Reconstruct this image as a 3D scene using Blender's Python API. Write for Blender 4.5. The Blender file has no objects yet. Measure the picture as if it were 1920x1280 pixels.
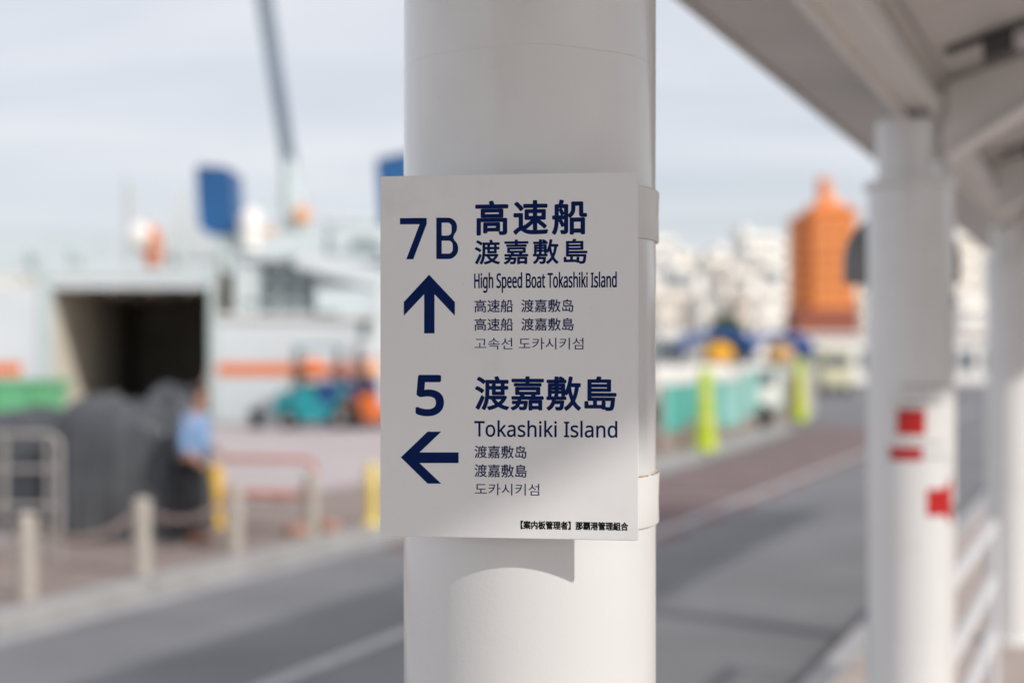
import bpy, bmesh, math, random
from mathutils import Vector, Matrix, noise
random.seed(7)
R = math.radians
sc = bpy.context.scene
C = sc.collection

# ------------------------------------------------------------------ camera
FPX = 2667.0      # focal length in photo pixels (50 mm on a 36 mm sensor, 1920 px wide)
EYE = 2.2         # lens height above the road
HOR = 665.0       # photo row of the horizon
cam = bpy.data.cameras.new('camera')
cam.lens = 50.0
cam.sensor_width = 36.0
cam.shift_y = 25.0 / 1920.0
cam.clip_start = 0.05
cam.clip_end = 6000
cam.dof.use_dof = True
cam.dof.focus_distance = 1.645
cam.dof.aperture_fstop = 2.05
cam.dof.aperture_blades = 0
co = bpy.data.objects.new('camera', cam)
co.location = (0, 0, EYE)
co.rotation_euler = (R(90), 0, 0)
C.objects.link(co)
sc.camera = co

# ------------------------------------------------------------------ sun and sky
SUN_EL = 32.0
TO_SUN = Vector((0.785, -0.62, 0)).normalized() * math.cos(R(SUN_EL)) + Vector((0, 0, math.sin(R(SUN_EL))))
sun = bpy.data.lights.new('sun', 'SUN')
sun.energy = 2.5
sun.angle = R(1.0)
sun.color = (1.0, 0.955, 0.90)
so = bpy.data.objects.new('sun', sun)
so.rotation_euler = TO_SUN.to_track_quat('Z', 'Y').to_euler()
so.location = (20, -20, 30)
C.objects.link(so)

world = bpy.data.worlds.new('World')
sc.world = world
world.use_nodes = True
nt = world.node_tree
N, L = nt.nodes, nt.links
N.clear()
wout = N.new('ShaderNodeOutputWorld')
bg = N.new('ShaderNodeBackground')
L.new(bg.outputs[0], wout.inputs[0])
sky = N.new('ShaderNodeTexSky')
sky.sky_type = 'NISHITA'
sky.sun_disc = False
sky.sun_elevation = R(SUN_EL)
sky.sun_rotation = math.atan2(TO_SUN.x, TO_SUN.y)
sky.altitude = 5
sky.air_density = 1.0
sky.dust_density = 1.6
sky.ozone_density = 1.2
tc = N.new('ShaderNodeTexCoord')
sep = N.new('ShaderNodeSeparateXYZ')
L.new(tc.outputs['Generated'], sep.inputs[0])
def wm(op, a, b):
    n = N.new('ShaderNodeMath'); n.operation = op
    for i, v in enumerate((a, b)):
        if isinstance(v, (int, float)): n.inputs[i].default_value = v
        else: L.new(v, n.inputs[i])
    return n.outputs[0]
zz = wm('ADD', wm('MAXIMUM', sep.outputs['Z'], 0.0), 0.12)
cx = wm('DIVIDE', sep.outputs['X'], zz)
cy = wm('DIVIDE', sep.outputs['Y'], zz)
cmb = N.new('ShaderNodeCombineXYZ')
L.new(cx, cmb.inputs[0]); L.new(cy, cmb.inputs[1])
mp = N.new('ShaderNodeMapping')
mp.inputs['Rotation'].default_value = (0, 0, R(20))
mp.inputs['Scale'].default_value = (0.55, 1.15, 1)
L.new(cmb.outputs[0], mp.inputs[0])
cn = N.new('ShaderNodeTexNoise')
cn.inputs['Scale'].default_value = 0.9
cn.inputs['Detail'].default_value = 5
cn.inputs['Roughness'].default_value = 0.52
cn.inputs['Distortion'].default_value = 0.35
L.new(mp.outputs[0], cn.inputs['Vector'])
cr = N.new('ShaderNodeMapRange')
cr.inputs['From Min'].default_value = 0.34
cr.inputs['From Max'].default_value = 0.66
cr.inputs['To Min'].default_value = 0.55
cr.inputs['To Max'].default_value = 0.96
L.new(cn.outputs['Fac'], cr.inputs['Value'])
skm = N.new('ShaderNodeVectorMath'); skm.operation = 'SCALE'
skm.inputs['Scale'].default_value = 1.0
L.new(sky.outputs[0], skm.inputs[0])
mix = N.new('ShaderNodeMix'); mix.data_type = 'RGBA'
L.new(cr.outputs[0], mix.inputs['Factor'])
L.new(skm.outputs[0], mix.inputs[6])
# sunlit thin cloud, in sky units; it scatters forward, so it is brighter round the sun
vd = N.new('ShaderNodeVectorMath'); vd.operation = 'DOT_PRODUCT'
L.new(tc.outputs['Generated'], vd.inputs[0]); vd.inputs[1].default_value = TO_SUN
fs = wm('ADD', wm('MULTIPLY', wm('POWER', wm('ADD', wm('MULTIPLY', vd.outputs['Value'], 0.5), 0.5), 2.0), 0.30), 0.97)
cl = N.new('ShaderNodeVectorMath'); cl.operation = 'SCALE'
cl.inputs[0].default_value = (7.6, 7.8, 8.35)
L.new(fs, cl.inputs['Scale'])
L.new(cl.outputs[0], mix.inputs[7])
L.new(mix.outputs[2], bg.inputs['Color'])
bg.inputs['Strength'].default_value = 0.10

sc.view_settings.view_transform = 'Standard'
sc.view_settings.look = 'None'
sc.view_settings.exposure = 0.12
sc.view_settings.gamma = 1.0
sc.view_settings.use_curve_mapping = False
sc.render.engine = 'CYCLES'
sc.cycles.use_denoising = True
sc.cycles.max_bounces = 8
sc.cycles.diffuse_bounces = 5
sc.cycles.sample_clamp_indirect = 6

# ------------------------------------------------------------------ materials
def mat(name, col, rough=0.6, var=0.08, scale=8.0, bump=0.0, bscale=60.0, metal=0.0, spec=0.5, spots=None, coat=0.0):
    m = bpy.data.materials.new(name)
    m.use_nodes = True
    t = m.node_tree; n = t.nodes; l = t.links
    b = n['Principled BSDF']
    b.inputs['Roughness'].default_value = rough
    b.inputs['Metallic'].default_value = metal
    b.inputs['Specular IOR Level'].default_value = spec
    b.inputs['Coat Weight'].default_value = coat
    b.inputs['Coat Roughness'].default_value = 0.12
    g = n.new('ShaderNodeTexCoord')
    nz = n.new('ShaderNodeTexNoise')
    nz.inputs['Scale'].default_value = scale
    nz.inputs['Detail'].default_value = 5
    l.new(g.outputs['Object'], nz.inputs['Vector'])
    mr = n.new('ShaderNodeMapRange')
    mr.inputs['From Min'].default_value = 0.3; mr.inputs['From Max'].default_value = 0.7
    mr.inputs['To Min'].default_value = 1 - var; mr.inputs['To Max'].default_value = 1 + var
    l.new(nz.outputs['Fac'], mr.inputs['Value'])
    v = n.new('ShaderNodeVectorMath'); v.operation = 'SCALE'
    v.inputs[0].default_value = col[:3]
    l.new(mr.outputs[0], v.inputs['Scale'])
    last = v.outputs[0]
    if spots:                                    # (colour, scale, threshold, softness, amount): grime and rust flecks
        for (sc_col, sscale, th, soft, amt) in spots:
            n2 = n.new('ShaderNodeTexNoise')
            n2.inputs['Scale'].default_value = sscale
            n2.inputs['Detail'].default_value = 4
            n2.inputs['Roughness'].default_value = 0.6
            l.new(g.outputs['Object'], n2.inputs['Vector'])
            r2 = n.new('ShaderNodeMapRange')
            r2.inputs['From Min'].default_value = th; r2.inputs['From Max'].default_value = th + soft
            r2.inputs['To Min'].default_value = 0; r2.inputs['To Max'].default_value = amt
            l.new(n2.outputs['Fac'], r2.inputs['Value'])
            mx = n.new('ShaderNodeMix'); mx.data_type = 'RGBA'
            l.new(r2.outputs[0], mx.inputs['Factor'])
            l.new(last, mx.inputs[6])
            mx.inputs[7].default_value = (*sc_col, 1)
            last = mx.outputs[2]
    l.new(last, b.inputs['Base Color'])
    if bump:
        nb = n.new('ShaderNodeTexNoise')
        nb.inputs['Scale'].default_value = bscale
        nb.inputs['Detail'].default_value = 3
        l.new(g.outputs['Object'], nb.inputs['Vector'])
        bp = n.new('ShaderNodeBump')
        bp.inputs['Strength'].default_value = bump
        bp.inputs['Distance'].default_value = 0.004
        l.new(nb.outputs['Fac'], bp.inputs['Height'])
        l.new(bp.outputs[0], b.inputs['Normal'])
    return m

M = {}
M['pillar'] = mat('white_gloss_paint', (0.81, 0.81, 0.80), 0.22, 0.025, 3.0, 0.06, 190, spec=0.5, coat=0.5,
                  spots=[((0.34, 0.30, 0.25), 46, 0.735, 0.03, 0.55), ((0.66, 0.62, 0.55), 2.2, 0.56, 0.25, 0.5)])
M['strap'] = mat('strap_paint', (0.81, 0.805, 0.785), 0.34, 0.03, 4, 0.10, 130,
                 spots=[((0.40, 0.25, 0.09), 38, 0.70, 0.05, 0.8)])
M['rust'] = mat('rust', (0.42, 0.25, 0.09), 0.85, 0.3, 220)
M['panel'] = mat('sign_face', (0.865, 0.872, 0.868), 0.42, 0.02, 5, 0.03, 240, spec=0.4,
                 spots=[((0.52, 0.49, 0.45), 9, 0.57, 0.22, 0.25), ((0.22, 0.20, 0.17), 95, 0.745, 0.02, 0.7)])
M['navy'] = mat('navy_film', (0.002, 0.016, 0.098), 0.55, 0.06, 40, spec=0.08)
M['black_ink'] = mat('black_film', (0.008, 0.008, 0.009), 0.55, 0.06, 40, spec=0.1)
M['asphalt'] = mat('asphalt', (0.195, 0.192, 0.197), 0.92, 0.14, 0.7, 0.5, 60, spec=0.25)
M['concrete'] = mat('kerb_concrete', (0.35, 0.342, 0.333), 0.85, 0.12, 3, 0.3, 40)
M['paver'] = mat('brown_paving', (0.27, 0.21, 0.185), 0.85, 0.16, 1.6, 0.4, 20)
M['pinkplaza'] = mat('pink_plaza', (0.47, 0.405, 0.40), 0.85, 0.08, 0.25, 0.3, 15)
M['lightplaza'] = mat('light_plaza', (0.50, 0.475, 0.45), 0.85, 0.08, 0.4, 0.2, 20)
M['arch'] = mat('arch_grey', (0.27, 0.27, 0.275), 0.5, 0.1, 10)
M['dullorange'] = mat('dull_orange', (0.40, 0.22, 0.16), 0.7, 0.1, 6)
M['tile'] = mat('walkway_tile', (0.47, 0.39, 0.345), 0.7, 0.12, 2, 0.2, 20)
M['redpave'] = mat('red_road_coating', (0.19, 0.095, 0.085), 0.9, 0.18, 2, 0.4, 40)
M['roadpaint'] = mat('road_paint', (0.42, 0.41, 0.41), 0.7, 0.15, 5, 0.2, 60)
M['soffit'] = mat('soffit_paint', (0.58, 0.57, 0.555), 0.45, 0.05, 2, 0.05, 60)
M['beam'] = mat('beam_paint', (0.78, 0.76, 0.735), 0.35, 0.05, 2, 0.05, 80)
M['dark'] = mat('dark_grey_plastic', (0.07, 0.07, 0.073), 0.5, 0.1, 10)
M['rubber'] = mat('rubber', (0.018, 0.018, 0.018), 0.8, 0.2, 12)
M['red'] = mat('red_film', (0.52, 0.012, 0.012), 0.45, 0.06, 20)
M['paper'] = mat('white_notice', (0.76, 0.755, 0.74), 0.5, 0.03, 10)
M['grey_print'] = mat('grey_print', (0.36, 0.36, 0.37), 0.5, 0.05, 30)
M['white_rail'] = mat('white_rail_paint', (0.72, 0.72, 0.73), 0.35, 0.04, 6)
M['bollard'] = mat('bollard_concrete', (0.44, 0.395, 0.34), 0.85, 0.12, 9, 0.3, 60)
M['rope'] = mat('chain_brown', (0.27, 0.20, 0.18), 0.7, 0.2, 50)
M['steel'] = mat('dull_steel', (0.35, 0.33, 0.31), 0.5, 0.12, 9, metal=0.25)
M['tarp'] = mat('charcoal_tarpaulin', (0.072, 0.076, 0.083), 0.40, 0.2, 2.4, 0.3, 18)
M['yellow'] = mat('yellow_plastic', (0.78, 0.48, 0.06), 0.5, 0.08, 6)
M['paleyellow'] = mat('pale_yellow', (0.80, 0.62, 0.18), 0.5, 0.08, 6)
M['salmon'] = mat('salmon_pipe', (0.60, 0.20, 0.13), 0.5, 0.1, 6)
M['orange'] = mat('orange_paint', (0.80, 0.19, 0.03), 0.5, 0.1, 3)
M['hull'] = mat('ferry_white', (0.66, 0.70, 0.71), 0.45, 0.05, 0.6, 0.05, 6,
                spots=[((0.45, 0.40, 0.34), 0.9, 0.62, 0.2, 0.25)])
M['ferry_green'] = mat('ferry_pale_green', (0.52, 0.60, 0.58), 0.5, 0.06, 1.0)
M['ferry_dark'] = mat('ferry_glass', (0.10, 0.16, 0.16), 0.15, 0.1, 3)
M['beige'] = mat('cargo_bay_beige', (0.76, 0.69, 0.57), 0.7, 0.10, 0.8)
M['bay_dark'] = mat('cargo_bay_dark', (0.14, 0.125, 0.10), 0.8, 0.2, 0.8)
M['blue'] = mat('funnel_blue', (0.014, 0.10, 0.27), 0.4, 0.08, 0.7)
M['teal'] = mat('teal_paint', (0.015, 0.31, 0.35), 0.4, 0.1, 3)
M['navyblue'] = mat('deep_blue_paint', (0.02, 0.05, 0.24), 0.45, 0.1, 3)
M['green'] = mat('green_paint', (0.13, 0.42, 0.20), 0.5, 0.08, 2)
M['boom'] = mat('boom_grey', (0.20, 0.25, 0.31), 0.5, 0.1, 1)
M['cream'] = mat('cream_wall', (0.88, 0.82, 0.73), 0.8, 0.06, 0.08)
M['whitewall'] = mat('white_wall', (0.90, 0.87, 0.81), 0.8, 0.05, 0.08)
M['pinkwall'] = mat('pink_wall', (0.74, 0.60, 0.54), 0.8, 0.05, 0.08)
M['greywall'] = mat('grey_wall', (0.60, 0.57, 0.53), 0.8, 0.05, 0.08)
M['blockerwall'] = mat('light_blocker_wall', (0.42, 0.36, 0.30), 0.8, 0.08, 0.5)  # wall of the added unseen block that shades the columns
M['glass'] = mat('window_glass', (0.16, 0.18, 0.20), 0.12, 0.1, 0.5)
M['towerorange'] = mat('orange_tile_wall', (0.88, 0.29, 0.075), 0.6, 0.07, 0.3)
M['towerpane'] = mat('tower_pane', (0.50, 0.17, 0.06), 0.3, 0.1, 0.5)
M['towerbrick'] = mat('red_brick_base', (0.34, 0.10, 0.055), 0.7, 0.1, 0.5)
M['peach'] = mat('peach_dome', (0.80, 0.40, 0.20), 0.5, 0.05, 1)
M['lime'] = mat('lime_yellow', (0.55, 0.66, 0.03), 0.5, 0.08, 3)
M['tealnet'] = mat('teal_panel', (0.10, 0.44, 0.38), 0.5, 0.12, 1.5)
M['palenet'] = mat('pale_teal_panel', (0.26, 0.52, 0.46), 0.5, 0.12, 1.5)
M['fencegrey'] = mat('fence_brown_grey', (0.36, 0.29, 0.25), 0.6, 0.12, 6)
M['hill'] = mat('hill_trees', (0.09, 0.115, 0.075), 0.95, 0.35, 0.06)
M['leaf'] = mat('leaf_green', (0.06, 0.10, 0.035), 0.8, 0.4, 0.8)
M['bark'] = mat('bark', (0.12, 0.09, 0.06), 0.9, 0.2, 4)
M['water'] = mat('harbour_water', (0.03, 0.06, 0.075), 0.08, 0.1, 0.05, 0.3, 1.2)
M['skin'] = mat('skin', (0.44, 0.22, 0.14), 0.55, 0.06, 20)
M['hair'] = mat('hair', (0.05, 0.03, 0.022), 0.6, 0.2, 40)
M['shirt'] = mat('light_blue_shirt', (0.22, 0.35, 0.56), 0.8, 0.06, 9, 0.3, 30)
M['trousers'] = mat('black_trousers', (0.012, 0.012, 0.014), 0.85, 0.2, 12)
M['shoe'] = mat('brown_shoe', (0.14, 0.06, 0.035), 0.5, 0.1, 12)

# ------------------------------------------------------------------ mesh helpers
class MB:
    def __init__(s): s.bm = bmesh.new()
    def box(s, lo, hi, m4=None):
        x0, y0, z0 = lo; x1, y1, z1 = hi
        p = [(x0,y0,z0),(x1,y0,z0),(x1,y1,z0),(x0,y1,z0),(x0,y0,z1),(x1,y0,z1),(x1,y1,z1),(x0,y1,z1)]
        v = [s.bm.verts.new((m4 @ Vector(q)) if m4 else q) for q in p]
        for f in ((0,3,2,1),(4,5,6,7),(0,1,5,4),(1,2,6,5),(2,3,7,6),(3,0,4,7)):
            s.bm.faces.new([v[i] for i in f])
        return s
    def prism(s, pts, d):                        # polygon (3d points, planar) pushed along vector d
        d = Vector(d)
        a = [s.bm.verts.new(p) for p in pts]
        b = [s.bm.verts.new(Vector(p) + d) for p in pts]
        n = len(a)
        s.bm.faces.new(a[::-1]); s.bm.faces.new(b)
        for i in range(n):
            s.bm.faces.new((a[i], a[(i+1) % n], b[(i+1) % n], b[i]))
        return s
    def tube(s, p0, p1, r0, r1=None, n=12, cap=True):
        return s.path([p0, p1], [r0, r0 if r1 is None else r1], n, cap)
    def path(s, pts, rs, n=10, cap=True):
        pts = [Vector(p) for p in pts]
        if isinstance(rs, (int, float)): rs = [rs] * len(pts)
        rings = []
        ref = None
        for i, p in enumerate(pts):
            d = (pts[min(i+1, len(pts)-1)] - pts[max(i-1, 0)]).normalized()
            if ref is None or abs(ref.dot(d)) > 0.95:
                ref = Vector((0,0,1)) if abs(d.z) < 0.9 else Vector((1,0,0))
            a = d.cross(ref).normalized(); b = d.cross(a).normalized()
            rings.append([s.bm.verts.new(p + (a*math.cos(t)+b*math.sin(t))*rs[i]) for t in [2*math.pi*k/n for k in range(n)]])
        for i in range(len(rings)-1):
            for k in range(n):
                s.bm.faces.new((rings[i][k], rings[i][(k+1)%n], rings[i+1][(k+1)%n], rings[i+1][k]))
        if cap:
            s.bm.faces.new(rings[0][::-1]); s.bm.faces.new(rings[-1])
        return s
    def lathe(s, prof, c=(0,0), n=48, cap=True):  # prof: (r, z)
        rings = [[s.bm.verts.new((c[0]+r*math.cos(2*math.pi*k/n), c[1]+r*math.sin(2*math.pi*k/n), z)) for k in range(n)] for r, z in prof]
        for i in range(len(rings)-1):
            for k in range(n):
                s.bm.faces.new((rings[i][k], rings[i][(k+1)%n], rings[i+1][(k+1)%n], rings[i+1][k]))
        if cap:
            s.bm.faces.new(rings[0][::-1]); s.bm.faces.new(rings[-1])
        return s
    def ball(s, c, r, sub=2, sq=(1,1,1)):
        bmesh.ops.create_icosphere(s.bm, subdivisions=sub, radius=r, matrix=Matrix.Translation(c) @ Matrix.Diagonal((*sq, 1)))
        return s
    def build(s, name, m, parent=None, smooth=False, bevel=0):
        bmesh.ops.recalc_face_normals(s.bm, faces=s.bm.faces)
        if bevel:
            bmesh.ops.bevel(s.bm, geom=[e for e in s.bm.edges if e.is_manifold and e.calc_face_angle(0) > 0.6],
                            offset=bevel, segments=2, affect='EDGES', clamp_overlap=True)
        me = bpy.data.meshes.new(name)
        s.bm.to_mesh(me); s.bm.free()
        if smooth:
            me.polygons.foreach_set('use_smooth', [True]*len(me.polygons))
            me.set_sharp_from_angle(angle=R(35))
        me.materials.append(M[m])
        o = bpy.data.objects.new(name, me)
        C.objects.link(o)
        if parent:
            o.parent = parent
            o.matrix_parent_inverse = parent.matrix_world.inverted() if parent.type != 'EMPTY' else Matrix.Translation(-Vector(parent.location))
        return o

def tag(o, label, cat, group=None):
    o['label'] = label; o['category'] = cat
    if group: o['group'] = group
    return o
def structure(o): o['kind'] = 'structure'; return o
def thing(name, loc, label, cat, group=None):
    o = bpy.data.objects.new(name, None)
    o.location = loc; o.empty_display_size = 0.2
    C.objects.link(o)
    return tag(o, label, cat, group)

# photo pixel -> place: at a known distance, or on a floor of known height
def P(px, py, d): return Vector(((px-960)/FPX*d, d, EYE+(HOR-py)/FPX*d))
def G(px, py, z=0.0):
    d = FPX*(EYE-z)/(py-HOR)
    return Vector(((px-960)/FPX*d, d, z))
# walkway frame: u along the row of columns, v to its right
PC = Vector((0.0229, 1.8424, 0))
UD = Vector((0.4237, 1, 0)).normalized(); VD = Vector((UD.y, -UD.x, 0))
def W(u, v, z=0.0): return Vector((PC.x+UD.x*u+VD.x*v, PC.y+UD.y*u+VD.y*v, z))
WM = Matrix(((UD.x, VD.x, 0, PC.x), (UD.y, VD.y, 0, PC.y), (0, 0, 1, 0), (0, 0, 0, 1)))
PZ = 0.12                                         # raised pavements

# ------------------------------------------------------------------ ground, road, water
structure(MB().box((-3000, -300, -2.0), (3000, 4000, -1.6)).build('harbour_water', 'water'))
m = MB()
m.prism([(-90,-60,-1.75),(400,-60,-1.75),(400,900,-1.75),(5,900,-1.75),(5,43.6,-1.75),(-90,43.6,-1.75)], (0,0,1.75))
structure(m.build('ground', 'asphalt'))
structure(MB().box((-500, 260, -1.9), (4.9, 900, -0.3)).build('far_shore', 'concrete'))

def kv(u): return -7.4 if u < 24 else -7.4 - (u-24)**1.35*0.020
us = [-45 + 2*i for i in range(75)]
us = [u for u in us if W(u, kv(u)-0.3).y < 43.4]
kin = [W(u, kv(u), 0) for u in us]; kout = [W(u, kv(u)-0.30, 0) for u in us]
# kerb stones along the far side of the road: cast pieces two metres long
kerb = thing('kerb', W(0, -7.4), 'long pale concrete kerb along the far side of the road', 'kerb')
for i in range(len(us)-1):
    a, b, c, d = kin[i], kin[i+1], kout[i+1], kout[i]
    if -12 < us[i] < 50:
        g = (b-a).normalized()*0.006
        MB().prism([a+g, b-g, c-g, d+g], (0,0,0.135)).build('kerb_stone', 'concrete', kerb, bevel=0.015)
end = W(us[-1], kv(us[-1])-0.31)
m = MB().prism([W(u, kv(u)-0.31, 0.002) for u in us] + [Vector((end.x, 43.5, 0.002)), Vector((-89, 43.5, 0.002)), Vector((-89, -30, 0.002))], (0,0,0.118))
structure(m.build('plaza', 'pinkplaza'))
m = MB().prism([W(u, kv(u)-0.312, 0.121) for u in us[8:]] + [W(u, kv(u)-3.1, 0.121) for u in us[8:][::-1]], (0,0,0.004))
structure(m.build('pavement', 'paver'))
# gutter strip, lane lines and red coating bars
m = MB().prism([W(u, kv(u)+0.004, 0.001) for u in us] + [W(u, kv(u)+0.30, 0.001) for u in us[::-1]], (0,0,0.004))
structure(m.build('gutter', 'concrete'))
for v in (-4.5,):
    structure(MB().box((-30, v-0.07, 0.001), (60, v+0.07, 0.006), WM).build('road_marking', 'roadpaint'))
for i in range(16):
    u0 = 12.6 + i*1.9
    structure(MB().box((u0, kv(u0)+0.42, 0.0012), (u0+1.05, -4.15, 0.0052), WM).build('road_coating', 'redpave'))
# walkway floor
structure(MB().box((-30, -0.93, 0.0), (60, 7, PZ), WM).build('walkway_floor', 'tile'))
structure(MB().box((-60, 7.003, 0.0), (60, 40, PZ), WM).build('land_side_plaza', 'lightplaza'))
structure(MB().box((-30, -1.11, 0.0), (60, -0.934, PZ+0.012), WM).build('walkway_edge', 'roadpaint'))

# ------------------------------------------------------------------ columns
CR = 0.1627
def column(c, label):
    t = thing('column', (c.x, c.y, PZ), label, 'column', 'white round columns of the covered walkway')
    prof = [(CR, PZ)] + [(CR, PZ + 2.72*i/30) for i in range(1, 30)] + [(CR, 2.86)]
    MB().lathe(prof, c, 128).build('shaft', 'pillar', t, True)
    wz = [2.565 + 0.0012*math.sin(3*2*math.pi*k/128)+0.0008*math.sin(7*2*math.pi*k/128) for k in range(129)]
    MB().path([(c.x+(CR-0.00195)*math.cos(2*math.pi*k/128), c.y+(CR-0.00195)*math.sin(2*math.pi*k/128), wz[k]) for k in range(129)], 0.0022, 8).build('weld_seam', 'pillar', t, True)
    MB().lathe([(CR+0.012, 2.861), (CR+0.016, 2.866), (CR+0.016, 2.884), (CR+0.012, 2.889)], c, 96).build('flange', 'pillar', t, True)
    MB().lathe([(0.125, 2.890), (0.125, 3.1275)], c, 64).build('neck', 'pillar', t, True)
    MB().lathe([(CR+0.03, PZ+0.001), (CR+0.03, PZ+0.03), (CR+0.002, PZ+0.04)], c, 64).build('base_ring', 'pillar', t, True)
    return t
c1 = Vector((PC.x, PC.y)); c2 = Vector((1.585, 5.68)); c3 = Vector((3.62, 10.35))
column(c1, 'nearest white round column carrying the blue lettered direction sign')
col2 = column(c2, 'white round column with the red marked notices on it')
column(c3, 'white round column at the right edge behind the white railing')

# ------------------------------------------------------------------ long low block added out of view on the land side to shade the columns
tb = thing('light_blocker', W(-12, 12.5), 'added unseen long low beige block shading the columns from the land side', 'building')
MB().box((-40, 12.2, PZ+0.003), (26, 24, 4.0), WM).build('wall', 'blockerwall', tb)
MB().box((-40.4, 11.6, 4.001), (26.4, 24.4, 4.25), WM).build('roof', 'greywall', tb)
for i in range(22):
    MB().box((-39+i*2.95, 12.12, 0.6), (-37.1+i*2.95, 12.198, 3.2), WM).build('window', 'glass', tb)

# ------------------------------------------------------------------ direction sign
SA = Vector((-0.1547, 1.6705)); SB = Vector((0.1448, 1.6294))
sdir = Vector(((SB-SA).x, (SB-SA).y, 0)).normalized()
sn = Vector((sdir.y, -sdir.x, 0))                # towards the lens
SW = (SB-SA).length
SZ0, SZ1 = 1.9872, 2.4094
def S(px, py):                                   # photo pixel -> (s, z) on the sign face
    ray = Vector(((px-960)/FPX, 1, (HOR-py)/FPX))
    o = Vector((SA.x, SA.y, EYE))
    k = o.dot(sn) - EYE*0
    k = (Vector((SA.x, SA.y, 0))).dot(sn) / Vector((ray.x, ray.y, 0)).dot(sn)
    p = ray*k
    return (Vector((p.x, p.y, 0)) - Vector((SA.x, SA.y, 0))).dot(sdir), EYE + p.z
SMAT = Matrix(((sdir.x, 0, sn.x, SA.x), (sdir.y, 0, sn.y, SA.y), (0, 1, 0, 0), (0, 0, 0, 1)))  # (s, z, out)
sign = thing('direction_sign', (0.0, 1.66, SZ0), 'white rectangular sign with navy arrows and ferry names strapped to the column', 'sign')
# panel: a shallow tray with rounded corners
def rrect(x0, y0, x1, y1, r, n=5):
    out = []
    for cx_, cy_, a0 in ((x1-r, y1-r, 0), (x0+r, y1-r, 90), (x0+r, y0+r, 180), (x1-r, y0+r, 270)):
        for k in range(n+1):
            a = R(a0 + 90*k/n); out.append((cx_+r*math.cos(a), cy_+r*math.sin(a)))
    return out
m = MB()
m.prism([SMAT @ Vector((x, y, -0.003)) for x, y in rrect(0, SZ0, SW, SZ1, 0.0028)], sn*0.003)
m.build('panel', 'panel', sign, bevel=0.0007)

def flat(polys, name, mt, z=0.00018, holes=None):
    m = MB()
    for pts in polys:
        m.prism([SMAT @ Vector((*S(*p), 0.0000)) for p in pts], sn*z)
    return m.build(name, mt, sign)
def glyph_mesh(body, space=1.0):
    c = bpy.data.curves.new('text_outline', 'FONT'); c.body = body; c.size = 1; c.space_character = space; c.resolution_u = 6
    o = bpy.data.objects.new('text_outline', c); C.objects.link(o)
    dg = bpy.context.evaluated_depsgraph_get(); dg.update()
    ev = o.evaluated_get(dg); me = ev.to_mesh()
    V = [(v.co.x, v.co.y) for v in me.vertices]; F = [tuple(p.vertices) for p in me.polygons]
    ev.to_mesh_clear(); bpy.data.objects.remove(o); bpy.data.curves.remove(c)
    return V, F
def lettering(body, box, mt='navy', bold=0.0, space=1.0, slope=True):
    # box: photo pixels x0, y0, x1, y1 of the printed line; bold: stroke growth in pixels
    V, F = glyph_mesh(body, space)
    xs = [v[0] for v in V]; ys = [v[1] for v in V]
    ax, bx, ay, by = min(xs), max(xs), min(ys), max(ys)
    ym = (box[1]+box[3])/2; xm = (box[0]+box[2])/2
    s0, _ = S(box[0]+bold, ym); s1, _ = S(box[2]-bold, ym)
    _, z1 = S(xm, box[1]+bold); _, z0 = S(xm, box[3]-bold)
    k = 0.00062
    offs = [(0, 0)]
    if bold:
        for rr in ((1.0,) if bold < 1.2 else (1.0, 0.5)):
            offs += [(rr*bold*math.cos(2*math.pi*i/12), rr*bold*math.sin(2*math.pi*i/12)) for i in range(12)]
    bm = bmesh.new()
    for i, (dx, dy) in enumerate(offs):
        vs = [bm.verts.new(SMAT @ Vector((s0+(x-ax)/(bx-ax)*(s1-s0)+dx*k, z0+(y-ay)/(by-ay)*(z1-z0)+dy*k, 0.00010+i*0.000006))) for x, y in V]
        for f in F:
            try: bm.faces.new([vs[q] for q in f])
            except ValueError: pass
    for f in bm.faces: f.normal_update()
    flip = [f for f in bm.faces if f.normal.dot(sn) < 0]
    if flip: bmesh.ops.reverse_faces(bm, faces=flip)
    me = bpy.data.meshes.new('lettering'); bm.to_mesh(me); bm.free()
    me.materials.append(M[mt])
    o = bpy.data.objects.new('lettering', me); C.objects.link(o)
    o.parent = sign; o.matrix_parent_inverse = Matrix.Translation(-Vector(sign.location))
    return o
def ms(t):                                       # humanist sans letters
    r = ''
    for ch in t:
        if 'A' <= ch <= 'Z': r += chr(0x1D5A0+ord(ch)-65)
        elif 'a' <= ch <= 'z': r += chr(0x1D5BA+ord(ch)-97)
        elif ch.isdigit(): r += chr(0x1D7E2+ord(ch)-48)
        else: r += ch
    return r
lettering('高速船', (891, 375, 1101, 441), bold=1.75, space=1.16)
lettering('渡嘉敷島', (890, 448.5, 1101.5, 495.5), bold=0.95, space=1.2)
lettering(ms('High Speed Boat Tokashiki Island'), (889, 510, 1156.5, 548.5), bold=0.55)
lettering('高速船  渡嘉敷岛', (889.5, 561, 1075, 585.5), bold=0.25)
lettering('高速船  渡嘉敷島', (889.5, 596, 1076, 620), bold=0.25)
lettering('고속선 도카시키섬', (890, 633, 1094, 655))
lettering('渡嘉敷島', (890.5, 705, 1156, 769.8), bold=1.5, space=1.02)
lettering(ms('Tokashiki Island'), (889, 788, 1157.5, 819.5), bold=0.45)
lettering('渡嘉敷岛', (889.7, 835, 987, 859), bold=0.25)
lettering('渡嘉敷島', (889.7, 870, 988, 894.5), bold=0.25)
lettering('도카시키섬', (890.7, 906, 1011, 928))
lettering('【案内板管理者】那覇港管理組合', (976, 977, 1178, 993), 'black_ink', bold=0.6)
lettering(ms('5'), (779, 702.5, 832.5, 780), bold=2.9)
Z1 = lambda x, y: (740+x/4.741, 370+y/4.741)
flat([[Z1(*p) for p in ((47,185),(285,183),(285,235),(165,550),(103,550),(222,239),(47,240))]], 'numeral', 'navy')
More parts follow.
